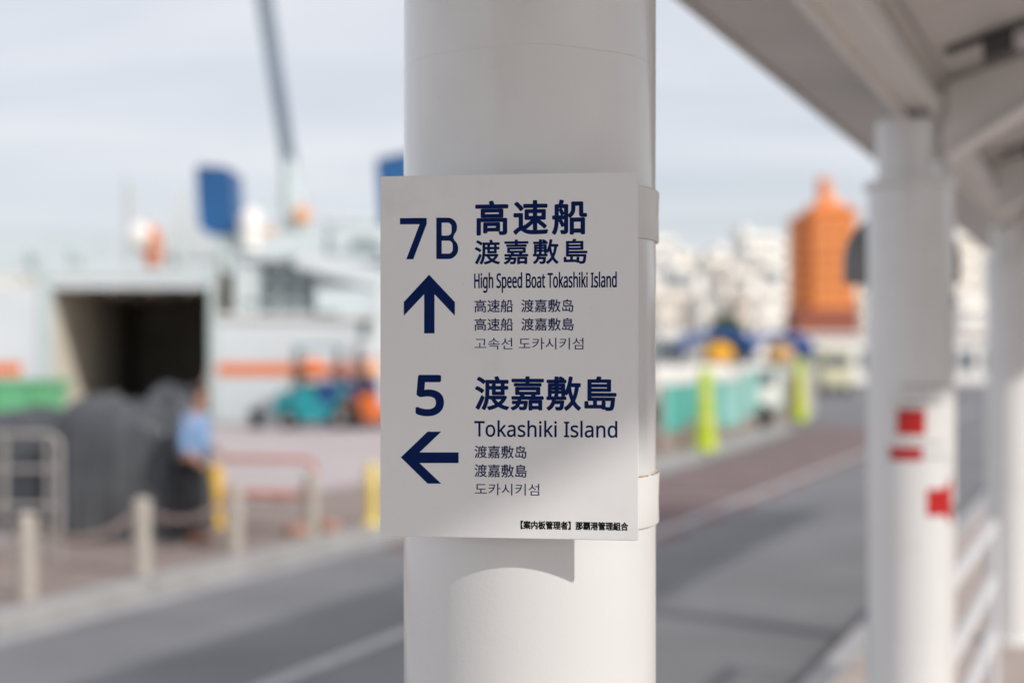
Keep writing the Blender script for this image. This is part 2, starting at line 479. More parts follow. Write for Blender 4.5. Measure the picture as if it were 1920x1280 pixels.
# letter B: stroke outline with two counters, filled as a band of quads
def arc(cx_, cy_, rx, ry, a0, a1, n=10):
    return [(cx_+rx*math.cos(R(a0+(a1-a0)*i/n)), cy_+ry*math.sin(R(a0+(a1-a0)*i/n))) for i in range(n+1)]
m = bmesh.new()
def quad_strip(A, B):
    a = [m.verts.new(SMAT @ Vector((*S(*Z1(*p)), 0.00018))) for p in A]
    b = [m.verts.new(SMAT @ Vector((*S(*Z1(*p)), 0.00018))) for p in B]
    for i in range(len(a)-1): m.faces.new((a[i], a[i+1], b[i+1], b[i]))
quad_strip([(370,181),(370,548)], [(418,181),(418,548)])
upo = [(418,181),(470,181)] + arc(475,266,80,85,-90,45,12) + [(520,357)]
upi = [(418,225),(470,225)] + arc(470,262,36,37,-90,0,6) + arc(470,303,36,37,0,90,5) + [(455,340)]
quad_strip(upo, upi[:len(upo)])
quad_strip([(418,340),(455,340),(520,357)], [(418,385),(455,385),(520,357)])
lwo = [(520,357)] + arc(478,455,87,93,-52,90,13) + [(418,548)]
lwi = [(455,385)] + arc(478,422,38,37,-90,0,6) + arc(478,463,38,37,0,90,6) + [(418,500)]
quad_strip(lwo, lwi[:len(lwo)])
for f in m.faces: f.normal_update()
fl = [f for f in m.faces if f.normal.dot(sn) < 0]
bmesh.ops.reverse_faces(m, faces=fl)
me = bpy.data.meshes.new('lettering'); m.to_mesh(me); m.free(); me.materials.append(M['navy'])
ob = bpy.data.objects.new('lettering', me); C.objects.link(ob); ob.parent = sign; ob.matrix_parent_inverse = Matrix.Translation(-Vector(sign.location))
flat([[Z1(*p) for p in ((306,687),(535,930),(535,1052),(354,860),(354,1208),(262,1208),(262,860),(81,1052),(81,930))]], 'arrow', 'navy')
Z2 = lambda x, y: (700+x/2.909, 660+y/2.909)
flat([[Z2(*p) for p in ((150,573),(296,433),(370,433),(252,546),(465,546),(465,604),(252,604),(370,716),(296,716))]], 'arrow', 'navy')
# two painted steel straps round the column, with a bracket between strap and panel
for i, (z0, z1) in enumerate(((2.3440, 2.4075), (1.9865, 2.0500))):
    n = 160
    ro, ri = CR+0.0040, CR+0.0012
    m = MB()
    prof = [(ri, z0), (ro-0.0006, z0), (ro, z0+0.0012), (ro-0.0006, (z0+z1)/2), (ro+0.0004, z1-0.0012), (ro-0.0004, z1), (ri, z1), (ri, z0)]
    st = m.lathe(prof, c1, n, cap=False).build('strap', 'strap', sign, True)
    zc = (z0+z1)/2
    cc = Vector((c1.x, c1.y, zc))
    mm = MB()
    ctr = Vector((c1.x, c1.y, 0)) + sn*(CR+0.0045)
    for s in (-1, 1):
        a = ctr + sdir*(s*0.03-0.004); b = ctr + sdir*(s*0.03+0.004)
        mm.prism([Vector((a.x, a.y, z0+0.005)), Vector((b.x, b.y, z0+0.005)), Vector((b.x, b.y, z1-0.005)), Vector((a.x, a.y, z1-0.005))], sn*0.0232)
    mm.build('bracket', 'strap', st)
    # rust along the lower strap's upper lip
    if i == 1:
        m = MB()
        for (a0, a1) in ((-66, -52), (-46, -28), (-24, -2)):
            seg = 10
            pts = [(Vector((c1.x+(CR+0.0032)*math.cos(R(a0+(a1-a0)*k/seg)), c1.y+(CR+0.0032)*math.sin(R(a0+(a1-a0)*k/seg)), z1+0.0001))) for k in range(seg+1)]
            m.path(pts, [0.0013*(0.5+0.5*random.random()) for _ in pts], 6)
        m.build('rust_edge', 'rust', st, True)

# ------------------------------------------------------------------ canopy
can = thing('walkway_canopy', (PC.x, PC.y, 3.16), 'long pale grey walkway roof with steel beams running along the columns', 'canopy')
U0, U1 = -5.0, 17.0
def cbox(name, mt, lo, hi): return MB().box(lo, hi, WM).build(name, mt, can)
cbox('beam', 'beam', (U0, -0.08, 3.160), (U1, 0.08, 3.192))
cbox('beam_web', 'beam', (U0, -0.012, 3.1922), (U1, 0.012, 3.258))
cbox('beam_flange', 'beam', (U0, -0.09, 3.2582), (U1, 0.09, 3.276))
cbox('beam_lip', 'beam', (U0, -0.082, 3.128), (U1, -0.052, 3.1598))
cbox('beam_lip', 'beam', (U0, 0.052, 3.128), (U1, 0.082, 3.1598))
cbox('gap_shade_strip', 'rubber', (U0, -0.135, 3.262), (U1, -0.0905, 3.2762))  # dark strip standing in for the shadow gap between beam and soffit
VL = -0.51; VR = 3.51; SL = 0.30
zr = lambda v: 3.30 + max(0, v-0.1)*SL
NP = 22
for i in range(NP):
    a = U0 + i*(U1-U0)/NP; b = a + (U1-U0)/NP - 0.008
    cbox('soffit_panel', 'soffit', (a, VL+0.03, 3.2765), (b, -0.091, 3.296))
    m = MB()
    m.prism([WM @ Vector((a, 0.095, 3.281)), WM @ Vector((a, VR-0.03, 3.281+(VR-0.125)*SL)), WM @ Vector((a, VR-0.03, 3.299+(VR-0.125)*SL)), WM @ Vector((a, 0.095, 3.299))], UD*(b-a))
    m.build('soffit_panel', 'soffit', can)
m = MB()
m.prism([WM @ Vector((U0, VL, 3.30)), WM @ Vector((U0, 0.1, 3.30)), WM @ Vector((U0, VR, 3.30+(VR-0.1)*SL)), WM @ Vector((U0, VR, 3.345+(VR-0.1)*SL)), WM @ Vector((U0, 0.1, 3.345)), WM @ Vector((U0, VL, 3.345))], UD*(U1-U0))
m.build('roof_sheet', 'soffit', can)
cbox('fascia', 'soffit', (U0, VL-0.03, 3.285), (U1, VL-0.001, 3.36))
m = MB(); zv = zr(VR)
m.box((U0, VR+0.001, zv-0.045), (U1, VR+0.03, zv+0.07), WM); m.build('fascia', 'soffit', can)
for v in (0.75, 1.5, 2.25, 3.0):                 # purlins
    z = 3.281+(v-0.095)*SL
    cbox('purlin', 'beam', (U0, v-0.03, z-0.085), (U1, v+0.03, z-0.012))
for k, u in enumerate((0.0, (c2.x-PC.x)*UD.x+(c2.y-PC.y)*UD.y, 6.7, (c3.x-PC.x)*UD.x+(c3.y-PC.y)*UD.y, 13.9)):   # tapered arms
    for du in (-0.075,):
        prof = [(0.092, 2.985), (0.45, 3.20), (3.2, 4.02), (3.2, 4.17), (0.092, 3.262)]
        m = MB(); m.prism([WM @ Vector((u+du, v, z)) for v, z in prof], UD*0.15)
        arm = m.build('arm', 'beam', can)
        prof2 = [(0.092, 2.965), (0.455, 3.185), (3.2, 4.003), (3.2, 4.018), (0.45, 3.198), (0.092, 2.983)]
        m = MB(); m.prism([WM @ Vector((u-0.11, v, z)) for v, z in prof2], UD*0.22)
        m.build('arm_flange', 'beam', arm)
for u in (3.60, 6.35, 8.95, 13.5):                # tube lights beside the arms
    def ub_(u0, u1, v0, v1, zo, h):
        z0 = 3.281+(v0-0.095)*SL-zo; z1 = 3.281+(v1-0.095)*SL-zo
        return MB().prism([WM @ Vector((u0, v0, z0-h)), WM @ Vector((u0, v1, z1-h)), WM @ Vector((u0, v1, z1)), WM @ Vector((u0, v0, z0))], UD*(u1-u0))
    lb = ub_(u-0.04, u+0.04, 0.27, 0.37, 0.02, 0.075).build('light_fitting', 'dark', can)
    ub_(u-0.035, u+0.035, 0.14, 2.9, 0.003, 0.016).build('arm_shade_strip', 'dark', can)  # dark strip drawn in as the shadow line of the gap beside the arm
    MB().tube(WM @ Vector((u+0.01, 0.39, 3.281+0.295*SL-0.07)), WM @ Vector((u+0.01, 1.6, 3.281+1.505*SL-0.07)), 0.028, n=16).build('lamp_tube', 'white_rail', lb, True)
# drain pipe beside the second column
dp = thing('drain_pipe', (1.80, 5.90, PZ), 'slim grey drain pipe beside the column with red notices', 'pipe')
MB().lathe([(0.036, PZ+0.002), (0.036, 3.05)], (1.80, 5.90), 24).build('pipe', 'beam', dp, True)
for z in (0.7, 1.55, 2.4):
    MB().lathe([(0.042, z), (0.042, z+0.04)], (1.80, 5.90), 24).build('pipe_clip', 'steel', dp, True)

# notices on the second column: curved sheets
def sheet(px0, px1, py0, py1, c, rad, dfront):
    # arc of the column between two photo columns, heights from photo rows at the arc's own distance
    def ang(px):
        k = (px-960)/FPX
        best = None
        for i in range(1801):
            a = R(180 + i*0.1)
            x, y = c.x+rad*math.cos(a), c.y+rad*math.sin(a)
            e = abs(x/y-k)
            if (best is None or e < best[0]) and (Vector((math.cos(a), math.sin(a))).dot(-Vector((x, y))) > 0): best = (e, a, y)
        return best[1], best[2]
    a0, y0 = ang(px0); a1, y1 = ang(px1)
    ym = (y0+y1)/2
    return a0, a1, EYE+(HOR-py1)/FPX*ym, EYE+(HOR-py0)/FPX*ym
def curved(name, mt, spec, c, rad, parent, th=0.0006, prof=None):
    a0, a1, z0, z1 = spec
    n = 18; m = MB()
    for i in range(n):
        t0, t1 = i/n, (i+1)/n
        b0, b1 = a0+(a1-a0)*t0, a0+(a1-a0)*t1
        lo0 = hi0 = lo1 = hi1 = None
        f = prof or (lambda t: (0, 1))
        l0, h0 = f(t0); l1, h1 = f(t1)
        def pt(a, z, r): return Vector((c.x+r*math.cos(a), c.y+r*math.sin(a), z))
        Zf = lambda q: z0+(z1-z0)*q
        m.prism([pt(b0, Zf(l0), rad), pt(b1, Zf(l1), rad), pt(b1, Zf(h1), rad), pt(b0, Zf(h0), rad)],
                Vector((math.cos((b0+b1)/2), math.sin((b0+b1)/2), 0))*th)
    return m.build(name, mt, parent)
nz1 = thing('notice', (c2.x, c2.y-CR, 1.85), 'white notice with a red square and red bar on the column', 'notice')
curved('paper_sheet', 'paper', sheet(1672, 1782, 735, 862, c2, CR+0.0008, 0), c2, CR+0.0008, nz1)
curved('red_square', 'red', sheet(1682, 1735, 767, 815, c2, CR+0.0016, 0), c2, CR+0.0016, nz1)
curved('red_bar', 'red', sheet(1668, 1730, 838, 862, c2, CR+0.0016, 0), c2, CR+0.0016, nz1)
for y in (722, 752, 828):
    curved('print_line', 'grey_print', sheet(1690, 1770, y, y+4, c2, CR+0.0016, 0), c2, CR+0.0016, nz1)
curved('print_line', 'grey_print', sheet(1735, 1778, 853, 857, c2, CR+0.0016, 0), c2, CR+0.0016, nz1)
nz2 = thing('arrow_sticker', (c2.x+0.1, c2.y-CR, 1.6), 'red arrow shaped sticker curving round the column below the notice', 'sticker')
curved('arrow_shaft', 'red', sheet(1738, 1771, 916, 966, c2, CR+0.0008, 0), c2, CR+0.0008, nz2)
a = sheet(1771, 1786, 888, 990, c2, CR+0.0008, 0)
curved('arrow_head', 'red', a, c2, CR+0.0008, nz2, prof=lambda t: (0.24-0.24*t, 0.76+0.24*t))

# dark arched board fixed behind the second column
t = thing('arched_board', (1.66, 5.95, 2.45), 'dark grey arched board fixed behind the column with red notices', 'board')
d = 5.98
pts = [P(1586, 533, d)]
for i in range(17):
    a = R(180-180*i/16)
    pts.append(P(1695+109*math.cos(a), 485-92*math.sin(a), d))
pts.append(P(1804, 533, d))
MB().prism(pts, (0, 0.06, 0)).build('board', 'arch', t, bevel=0.012)
MB().box((1.60, 5.835, 2.52), (1.70, 5.978, 2.60)).build('bracket', 'steel', t)

# white railing between the second and third column
rail = thing('railing', W(6.5, -0.02, PZ), 'white three rail steel railing between the two right hand columns', 'railing')
ua, ub = 4.35, 7.62
for z in (1.14, 0.80, 0.46):
    MB().tube(W(ua, 0.0, z), W(ub, 0.0, z), 0.036, n=16).build('rail', 'white_rail', rail, True)
for u in (ua, ub):
    MB().path([W(u, 0.0, PZ+0.002), W(u, 0.0, 1.165)], 0.032, 16).build('post', 'white_rail', rail, True)

# ------------------------------------------------------------------ far pavement: bollards, chains, barriers
bus = [8.45+1.66*i for i in range(4)]
blabel = ['leftmost beige concrete bollard in front of the steel pipe frame', 'beige concrete bollard in front of the dark tarpaulins, with chains on both sides',
          'beige concrete bollard just right of the person in blue shirt', 'beige concrete bollard in front of the orange barrier, nearest the sign']
tops = []
proto = None
for i, px_py in enumerate(((50, 1122), (266, 1078), (440, 1033), (584, 1002))):
    p = G(*px_py, PZ)
    if proto is None:
        b = MB().lathe([(0.085, 0.003), (0.085, 0.60), (0.079, 0.605), (0.079, 0.635), (0.085, 0.64), (0.085, 0.69), (0.072, 0.72), (0.03, 0.735)], n=32).build('bollard', 'bollard', None, True)
        proto = b
    else:
        b = proto.copy(); C.objects.link(b)
    b.location = (p.x, p.y, PZ)
    tag(b, blabel[i], 'bollard', 'concrete bollards along the kerb')
    tops.append(p)
clab = ['brown chain sagging between the two leftmost bollards', 'brown chain sagging from the second bollard past the person in blue', 'brown chain sagging behind the third and fourth bollards']
first = G(-160, 1165, PZ)
for i in range(3):
    a, b = tops[i], tops[i+1]
    d = (b-a).normalized(); aa = a+d*0.088; bb = b-d*0.088
    m = MB(); K = 26
    pts = [aa.lerp(bb, k/K)+Vector((0, 0, 0.60-0.16*(1-(2*k/K-1)**2))) for k in range(K+1)]
    for k in range(K):                           # links, turned alternately
        mid = (pts[k]+pts[k+1])/2; ln = (pts[k+1]-pts[k]); e = ln.normalized()
        side = e.cross(Vector((0,0,1))).normalized() if k % 2 else Vector((0,0,1))
        ring = [mid + e*(ln.length*0.62*math.cos(q)) + side*(0.022*math.sin(q)) for q in [2*math.pi*j/10 for j in range(11)]]
        m.path(ring, 0.011, 6)
    tag(m.build('chain', 'rope', None, True), clab[i], 'chain', 'chains between the bollards')

def post(p, h, r, mt, label):
    o = MB().lathe([(r*1.5, 0.003), (r*1.5, 0.03), (r, 0.05), (r, h*0.55), (r*1.03, h*0.56), (r*1.03, h*0.72), (r, h*0.73), (r, h-0.03), (r*0.6, h)], n=28).build('marker_post', mt, None, True)
    o.location = p; tag(o, label, 'post', 'yellow marker posts')
post(G(404, 987, PZ), 0.75, 0.085, 'yellow', 'deep yellow marker post just right of the person')
post(G(697, 985, PZ), 0.76, 0.085, 'paleyellow', 'pale yellow marker post beside the left edge of the sign')

# orange pipe barrier behind the bollards
bp0 = G(412, 985, PZ); bp1 = G(592, 990, PZ)
t = thing('pipe_barrier', (bp0+bp1)/2, 'salmon orange pipe barrier standing behind the bollards', 'barrier')
e = (bp1-bp0).normalized()
H = Vector((0, 0, 1))
m = MB().path([bp0+H*0.02, bp0+H*0.74, bp0+H*0.82+e*0.08, bp1+H*0.82-e*0.08, bp1+H*0.74, bp1+H*0.02], 0.032, 12); m.build('frame', 'salmon', t, True)
MB().tube(bp0+H*0.40, bp1+H*0.40, 0.045).build('rail', 'salmon', t, True)
MB().tube(bp0+H*0.62, bp1+H*0.62, 0.024).build('rail', 'white_rail', t, True)
for q in (bp0, bp1):
    nrm = Vector((-e.y, e.x, 0))
    MB().path([q-nrm*0.22+H*0.016, q+nrm*0.22+H*0.016], 0.016, 8).build('foot', 'salmon', t, True)
for k, (px, py, lb) in enumerate(((556, 1003, 'left'), (616, 995, 'right'))):
    p = G(px, py, PZ)
    o = MB().lathe([(0.125, 0.003), (0.135, 0.03), (0.13, 0.09), (0.10, 0.13), (0.03, 0.135)], n=24).build('barrier_weight', 'dullorange', None, True)
    o.location = p
    tag(o, 'orange rubber barrier weight on the ground %s of the fourth bollard' % lb, 'weight', 'orange barrier weights')

# grey pipe frame at the left
p0 = G(8, 1052, PZ); p1 = G(112, 1052, PZ)
t = thing('pipe_rack', p0, 'grey steel pipe frame with rounded corner at the left edge', 'frame')
e = (p1-p0).normalized()
top = 1.28
pts = [p1+H*0.01, p1+H*(top-0.14)] + [p1+H*(top-0.14)+(-e*(0.14*(1-math.cos(R(a))))+H*0.14*math.sin(R(a))) for a in (22, 45, 68, 90)] + [p0-e*0.5+H*top]
MB().path(pts, 0.030, 12).build('frame', 'steel', t, True)
for z in (0.93, 0.56, 0.2):
    MB().tube(p0-e*0.5+H*z, p1+H*z, 0.024).build('rail', 'steel', t, True)
MB().tube(p0+H*0.01, p0+H*(top-0.02), 0.030).build('post', 'steel', t, True)
MB().tube(p1-e*0.12+H*0.01, p1-e*0.12+H*(top-0.05), 0.022).build('post', 'steel', t, True)
MB().tube(p0-e*0.5+H*0.01, p0-e*0.5+H*(top-0.02), 0.030).build('post', 'steel', t, True)

# tarpaulin covered carts
def tarp(c, rx, ry, h, seed, label, lean=0.0):
    t = thing('covered_cart', c, label, 'cart', 'carts under charcoal tarpaulins')
    bm = bmesh.new(); NA, NH = 96, 30
    rings = []
    for j in range(NH+1):
        q = j/NH
        if q < 0.78: z = q/0.78*h*0.80; s = 1.06-0.13*(q/0.78)
        else:
            w = (q-0.78)/0.22; z = h*(0.80+0.20*math.sin(w*math.pi/2)); s = 0.93*math.cos(w*math.pi/2)**0.62 if w < 1 else 0.0
        s = max(s, 0.015)
        ring = []
        for k in range(NA):
            a = 2*math.pi*k/NA
            ca, sa = math.cos(a), math.sin(a)
            ex = 0.62
            x = math.copysign(abs(ca)**ex, ca); y = math.copysign(abs(sa)**ex, sa)
            fold = noise.noise(Vector((ca*4.2+seed*7, sa*4.2, q*0.9+seed)))*0.20 + (abs(noise.noise(Vector((ca*7+seed, sa*7, q*0.7))))-0.22)*0.5 + noise.noise(Vector((ca*16+seed, sa*16, q*2.0)))*0.08
            drape = (1-q)*1.0+0.15
            f = s*(1+fold*drape*0.75)
            dz = noise.noise(Vector((x*1.4+seed*3, y*1.4, seed)))*0.14*h*(q**2)
            ring.append(bm.verts.new((c.x+x*rx*f+lean*z, c.y+y*ry*f, max(c.z+0.02+z+dz, c.z+0.01))))
        rings.append(ring)
    for j in range(NH):
        for k in range(NA):
            bm.faces.new((rings[j][k], rings[j][(k+1)%NA], rings[j+1][(k+1)%NA], rings[j+1][k]))
    bm.faces.new(rings[-1])
    m = MB(); m.bm.free(); m.bm = bm
    m.build('tarpaulin', 'tarp', t, True)
    for sx in (-1, 1):
        for sy in (-1, 1):
            cc = (c.x+sx*rx*0.72, c.y+sy*ry*0.72, c.z+0.065)
            MB().tube((cc[0]-0.02, cc[1], cc[2]), (cc[0]+0.02, cc[1], cc[2]), 0.06, n=16).build('wheel', 'rubber', t, True)
    m = MB(); m.path([(c.x-rx*0.6, c.y-ry*1.12, c.z+h*0.42), (c.x, c.y-ry*1.16, c.z+h*0.38), (c.x+rx*0.6, c.y-ry*1.12, c.z+h*0.42)], 0.008, 6)
    return t
cA = G(206, 1016, PZ); cB = G(297, 1008, PZ); cC = G(30, 1000, PZ)
tarp(cA+Vector((0, 0.45, 0)), 0.72, 0.50, 1.50, 1.3, 'tall draped charcoal tarpaulin over a cart, middle of the three', 0.0)
tarp(cB+Vector((0, 0.75, 0)), 0.37, 0.42, 1.66, 4.1, 'tall rounded charcoal tarpaulin over a cart beside the person', 0.0)
tarp(cC+Vector((0, 0.6, 0)), 0.68, 0.45, 1.38, 7.7, 'charcoal tarpaulin over a cart behind the steel pipe frame', 0.0)

# ------------------------------------------------------------------ person
def skinned(name, chains, mt, parent, sub=2):
    verts, edges, rad = [], [], []
    index = {}
    for ch in chains:
        prev = None
        for (key, pos, r) in ch:
            if key in index: i = index[key]
            else:
                i = len(verts); index[key] = i; verts.append(pos); rad.append(r)
            if prev is not None and prev != i: edges.append((prev, i))
            prev = i
    me = bpy.data.meshes.new(name); me.from_pydata(verts, edges, []); me.update()
    o = bpy.data.objects.new(name, me); C.objects.link(o)
    md = o.modifiers.new('skin', 'SKIN'); md.use_smooth_shade = True
    sv = me.skin_vertices[0].data if me.skin_vertices else None
    if sv is None:
        bm = bmesh.new(); bm.from_mesh(me); bm.verts.layers.skin.verify(); bm.to_mesh(me); bm.free(); sv = me.skin_vertices[0].data
    for i, r in enumerate(rad):
        sv[i].radius = r if isinstance(r, tuple) else (r, r)
        sv[i].use_root = (i == 0)
    s = o.modifiers.new('sub', 'SUBSURF'); s.levels = sub; s.render_levels = sub
    dg = bpy.context.evaluated_depsgraph_get(); dg.update()
    nm = bpy.data.meshes.new_from_object(o.evaluated_get(dg))
    bpy.data.objects.remove(o)
    nm.name = name
    nm.materials.clear(); nm.materials.append(M[mt])
    nm.polygons.foreach_set('use_smooth', [True]*len(nm.polygons))
    ob = bpy.data.objects.new(name, nm); C.objects.link(ob); ob.parent = parent
    return ob
pp = G(362, 1018, PZ)
per = thing('person', (pp.x, pp.y, PZ), 'person in light blue shirt and black trousers standing beside the dark tarpaulins', 'person')
# local frame: +x is where the person faces (to the right of the photograph), +y away from the lens
hipL, hipR = (-0.02, 0.09, 0.90), (-0.02, -0.09, 0.90)
body = skinned('body', [
    [('pel', (-0.02, 0, 0.93), (0.11, 0.14)), ('bel', (-0.01, 0, 1.08), (0.10, 0.13)), ('che', (0.02, 0, 1.28), (0.11, 0.15)), ('nec0', (0.05, 0, 1.43), (0.055, 0.07)), ('nec', (0.075, 0, 1.50), 0.052), ('hd0', (0.095, 0, 1.56), (0.075, 0.066)), ('hd1', (0.10, 0, 1.64), (0.092, 0.075)), ('hd2', (0.10, 0, 1.70), (0.06, 0.055))],
    [('pel', 0, 0), ('hl', hipL, 0.088), ('kl', (0.02, 0.10, 0.50), 0.060), ('al', (-0.03, 0.10, 0.09), 0.042), ('tl', (0.13, 0.11, 0.045), (0.03, 0.04))],
    [('pel', 0, 0), ('hr', hipR, 0.088), ('kr', (0.05, -0.11, 0.50), 0.060), ('ar', (0.02, -0.12, 0.09), 0.042), ('tr', (0.18, -0.13, 0.045), (0.03, 0.04))],
    [('che', 0, 0), ('sl', (0.03, 0.18, 1.38), 0.055), ('el', (0.03, 0.25, 1.10), 0.042), ('wl', (0.22, 0.20, 0.98), 0.029), ('pl', (0.29, 0.19, 0.96), (0.018, 0.036))],
    [('che', 0, 0), ('sr', (0.03, -0.18, 1.38), 0.055), ('er', (0.00, -0.25, 1.10), 0.042), ('wr', (0.16, -0.22, 0.93), 0.029), ('pr', (0.225, -0.21, 0.89), (0.018, 0.036))],
], 'skin', per)
def fingers(base, dirv, side, upv):
    for k in range(4):
        o = Vector(base)+Vector(side)*(0.027-0.018*k)
        ln = (0.030, 0.034, 0.032, 0.026)[k]
        d = Vector(dirv)
        pts = [o, o+d*ln, o+d*ln*1.7-Vector(upv)*ln*0.55, o+d*ln*1.9-Vector(upv)*ln*1.25]
        MB().path(pts, [0.0095, 0.009, 0.0085, 0.006], 8).build('finger', 'skin', per, True).location = per.location*0
    o = Vector(base)-d*0.045+Vector(side)*0.036
    MB().path([o, o+d*0.03+Vector(side)*0.02, o+d*0.055+Vector(side)*0.016-Vector(upv)*0.01], [0.012, 0.010, 0.007], 8).build('thumb', 'skin', per, True)
def local(fn):                                   # parts of the person are built in its own frame
    before = set(bpy.data.objects); fn()
    for o in set(bpy.data.objects)-before: o.matrix_parent_inverse = Matrix.Identity(4)
def head_parts():
    m = MB()
    m.ball((0.085, 0, 1.675), 0.102, 3, (1.08, 0.92, 0.95))
    for v in list(m.bm.verts):
        if v.co.x > 0.125 and v.co.z < 1.70: v.co.x = 0.125-0.3*(v.co.x-0.125)
        if v.co.z < 1.60: v.co.z = 1.60
    m.build('hair', 'hair', per, True)
    m = MB(); m.path([(0.187, 0, 1.655), (0.212, 0, 1.622), (0.188, 0, 1.612)], [0.008, 0.016, 0.010], 8); m.build('nose', 'skin', per, True)
    for s in (-1, 1):
        MB().ball((0.178, s*0.03, 1.652), 0.011, 2).build('eye', 'hair', per, True)
        MB().ball((0.09, s*0.079, 1.635), 0.026, 2, (0.7, 0.35, 1.1)).build('ear', 'skin', per, True)
    MB().path([(0.178, -0.022, 1.583), (0.186, 0, 1.583), (0.178, 0.022, 1.583)], 0.006, 6).build('mouth', 'shoe', per, True)
    fingers((0.305, 0.19, 0.955), (0.95, 0, -0.3), (0, -0.98, 0), (0.3, 0, 0.95))
    fingers((0.24, -0.21, 0.88), (0.85, 0, -0.5), (0, -0.98, 0), (0.5, 0, 0.85))
    for (x, y, dx) in ((-0.06, 0.10, 0.23), (-0.01, -0.12, 0.23)):
        m = MB(); m.path([(x, y, 0.052), (x+0.08, y, 0.055), (x+dx*0.8, y-0.005, 0.042), (x+dx+0.03, y-0.008, 0.03)], [0.042, 0.05, 0.044, 0.022], 12)
        for v in m.bm.verts: v.co.z = max(v.co.z, 0.003)
        m.build('shoe', 'shoe', per, True)
local(head_parts)
skinned('shirt', [
    [('a', (-0.02, 0, 0.90), (0.125, 0.165)), ('b', (-0.01, 0, 1.06), (0.125, 0.165)), ('c', (0.02, 0, 1.28), (0.135, 0.17)), ('d', (0.045, 0, 1.42), (0.075, 0.09)), ('e', (0.06, 0, 1.455), (0.062, 0.07))],
    [('c', 0, 0), ('sl', (0.03, 0.185, 1.375), 0.075), ('ml', (0.03, 0.235, 1.20), 0.066), ('el', (0.035, 0.25, 1.10), 0.06), ('fl', (0.13, 0.225, 1.04), 0.05)],
    [('c', 0, 0), ('sr', (0.03, -0.185, 1.375), 0.075), ('mr', (0.015, -0.235, 1.20), 0.066), ('er', (0.00, -0.25, 1.10), 0.06), ('fr', (0.09, -0.235, 1.005), 0.05)],
], 'shirt', per)
skinned('trousers', [
    [('p', (-0.02, 0, 0.95), (0.125, 0.155)), ('hl', (-0.02, 0.085, 0.84), 0.108), ('kl', (0.02, 0.10, 0.50), 0.085), ('al', (-0.03, 0.10, 0.10), 0.075)],
    [('p', 0, 0), ('hr', (-0.02, -0.085, 0.84), 0.108), ('kr', (0.05, -0.11, 0.50), 0.085), ('ar', (0.02, -0.12, 0.10), 0.075)],
], 'trousers', per)
per.rotation_euler = (0, 0, R(-14))

# ------------------------------------------------------------------ ferry lying along the quay
FD = 44.4
def F(px, py, dy=0.0): return P(px, py, FD+dy)
def fx(px): return (px-960)/FPX*FD
def fz(py): return EYE+(HOR-py)/FPX*FD
fer = thing('ferry', (fx(400), FD, -1.6), 'white ferry with orange stripe, blue funnels and open cargo door at the quay', 'ferry')
fer_loc = fer
x_l, x_r = -34.0, -4.2
oxl, oxr = fx(96), fx(391)
zb, zsill, ztop1, ztop2, zlin = -1.55, 0.15, fz(502), fz(588), fz(540)
B = 9.5
m = MB()
m.box((x_l, FD, zb), (oxl, FD+0.25, fz(538)))
m.box((oxl+0.001, FD, zb), (oxr-0.001, FD+0.25, zsill))
m.box((oxl-0.35, FD-0.02, zlin), (oxr+0.25, FD+0.25, ztop1))
m.box((oxr, FD, zb), (x_r, FD+0.25, ztop2))
bow = [(x_r, FD), (x_r+3.0, FD+0.9), (x_r+5.2, FD+2.6), (x_r+6.4, FD+B/2), (x_r+5.2, FD+B-2.6), (x_r+3, FD+B-0.9), (x_r, FD+B)]
bm = m.bm
rings = []
for z, k in ((zb, 0.72), (0.6, 0.86), (ztop2, 1.0), (ztop2+0.9, 1.12)):
    rings.append([bm.verts.new((x_r+0.002+(x-x_r)*k, y, z)) for x, y in bow])
for j in range(3):
    for i in range(len(bow)-1): bm.faces.new((rings[j][i], rings[j][i+1], rings[j+1][i+1], rings[j+1][i]))
m.box((x_l, FD+B-0.25, zb), (x_r, FD+B, ztop2))
m.box((x_l-0.25, FD, zb), (x_l-0.002, FD+B, fz(538)))
m.build('hull', 'hull', fer)
MB().box((x_l, FD+0.252, fz(538)-0.14), (oxl-0.4, FD+B-0.252, fz(538)-0.02)).build('deck', 'ferry_green', fer)
MB().box((oxr+0.3, FD+0.252, ztop2-0.14), (x_r, FD+B-0.252, ztop2-0.02)).build('deck', 'ferry_green', fer)
MB().prism([(x, y, ztop2-0.1) for x, y in bow], (0, 0, 0.06)).build('deck', 'ferry_green', fer)
# cargo bay
m = MB()
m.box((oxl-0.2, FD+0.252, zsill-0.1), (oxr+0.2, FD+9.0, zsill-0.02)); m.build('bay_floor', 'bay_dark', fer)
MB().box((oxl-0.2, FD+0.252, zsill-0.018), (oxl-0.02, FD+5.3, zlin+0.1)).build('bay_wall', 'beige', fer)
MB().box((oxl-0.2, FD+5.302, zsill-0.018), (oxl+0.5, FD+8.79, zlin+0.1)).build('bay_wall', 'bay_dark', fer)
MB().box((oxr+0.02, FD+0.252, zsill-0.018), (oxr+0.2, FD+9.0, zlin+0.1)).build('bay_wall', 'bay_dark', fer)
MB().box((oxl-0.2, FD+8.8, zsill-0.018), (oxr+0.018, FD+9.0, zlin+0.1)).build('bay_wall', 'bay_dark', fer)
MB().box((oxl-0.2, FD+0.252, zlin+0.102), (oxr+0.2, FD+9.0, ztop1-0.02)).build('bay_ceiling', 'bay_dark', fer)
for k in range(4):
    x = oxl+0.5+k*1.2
    MB().box((x, FD+0.3, zlin-0.12), (x+0.12, FD+8.7, zlin+0.1)).build('bay_beam', 'beige', fer)
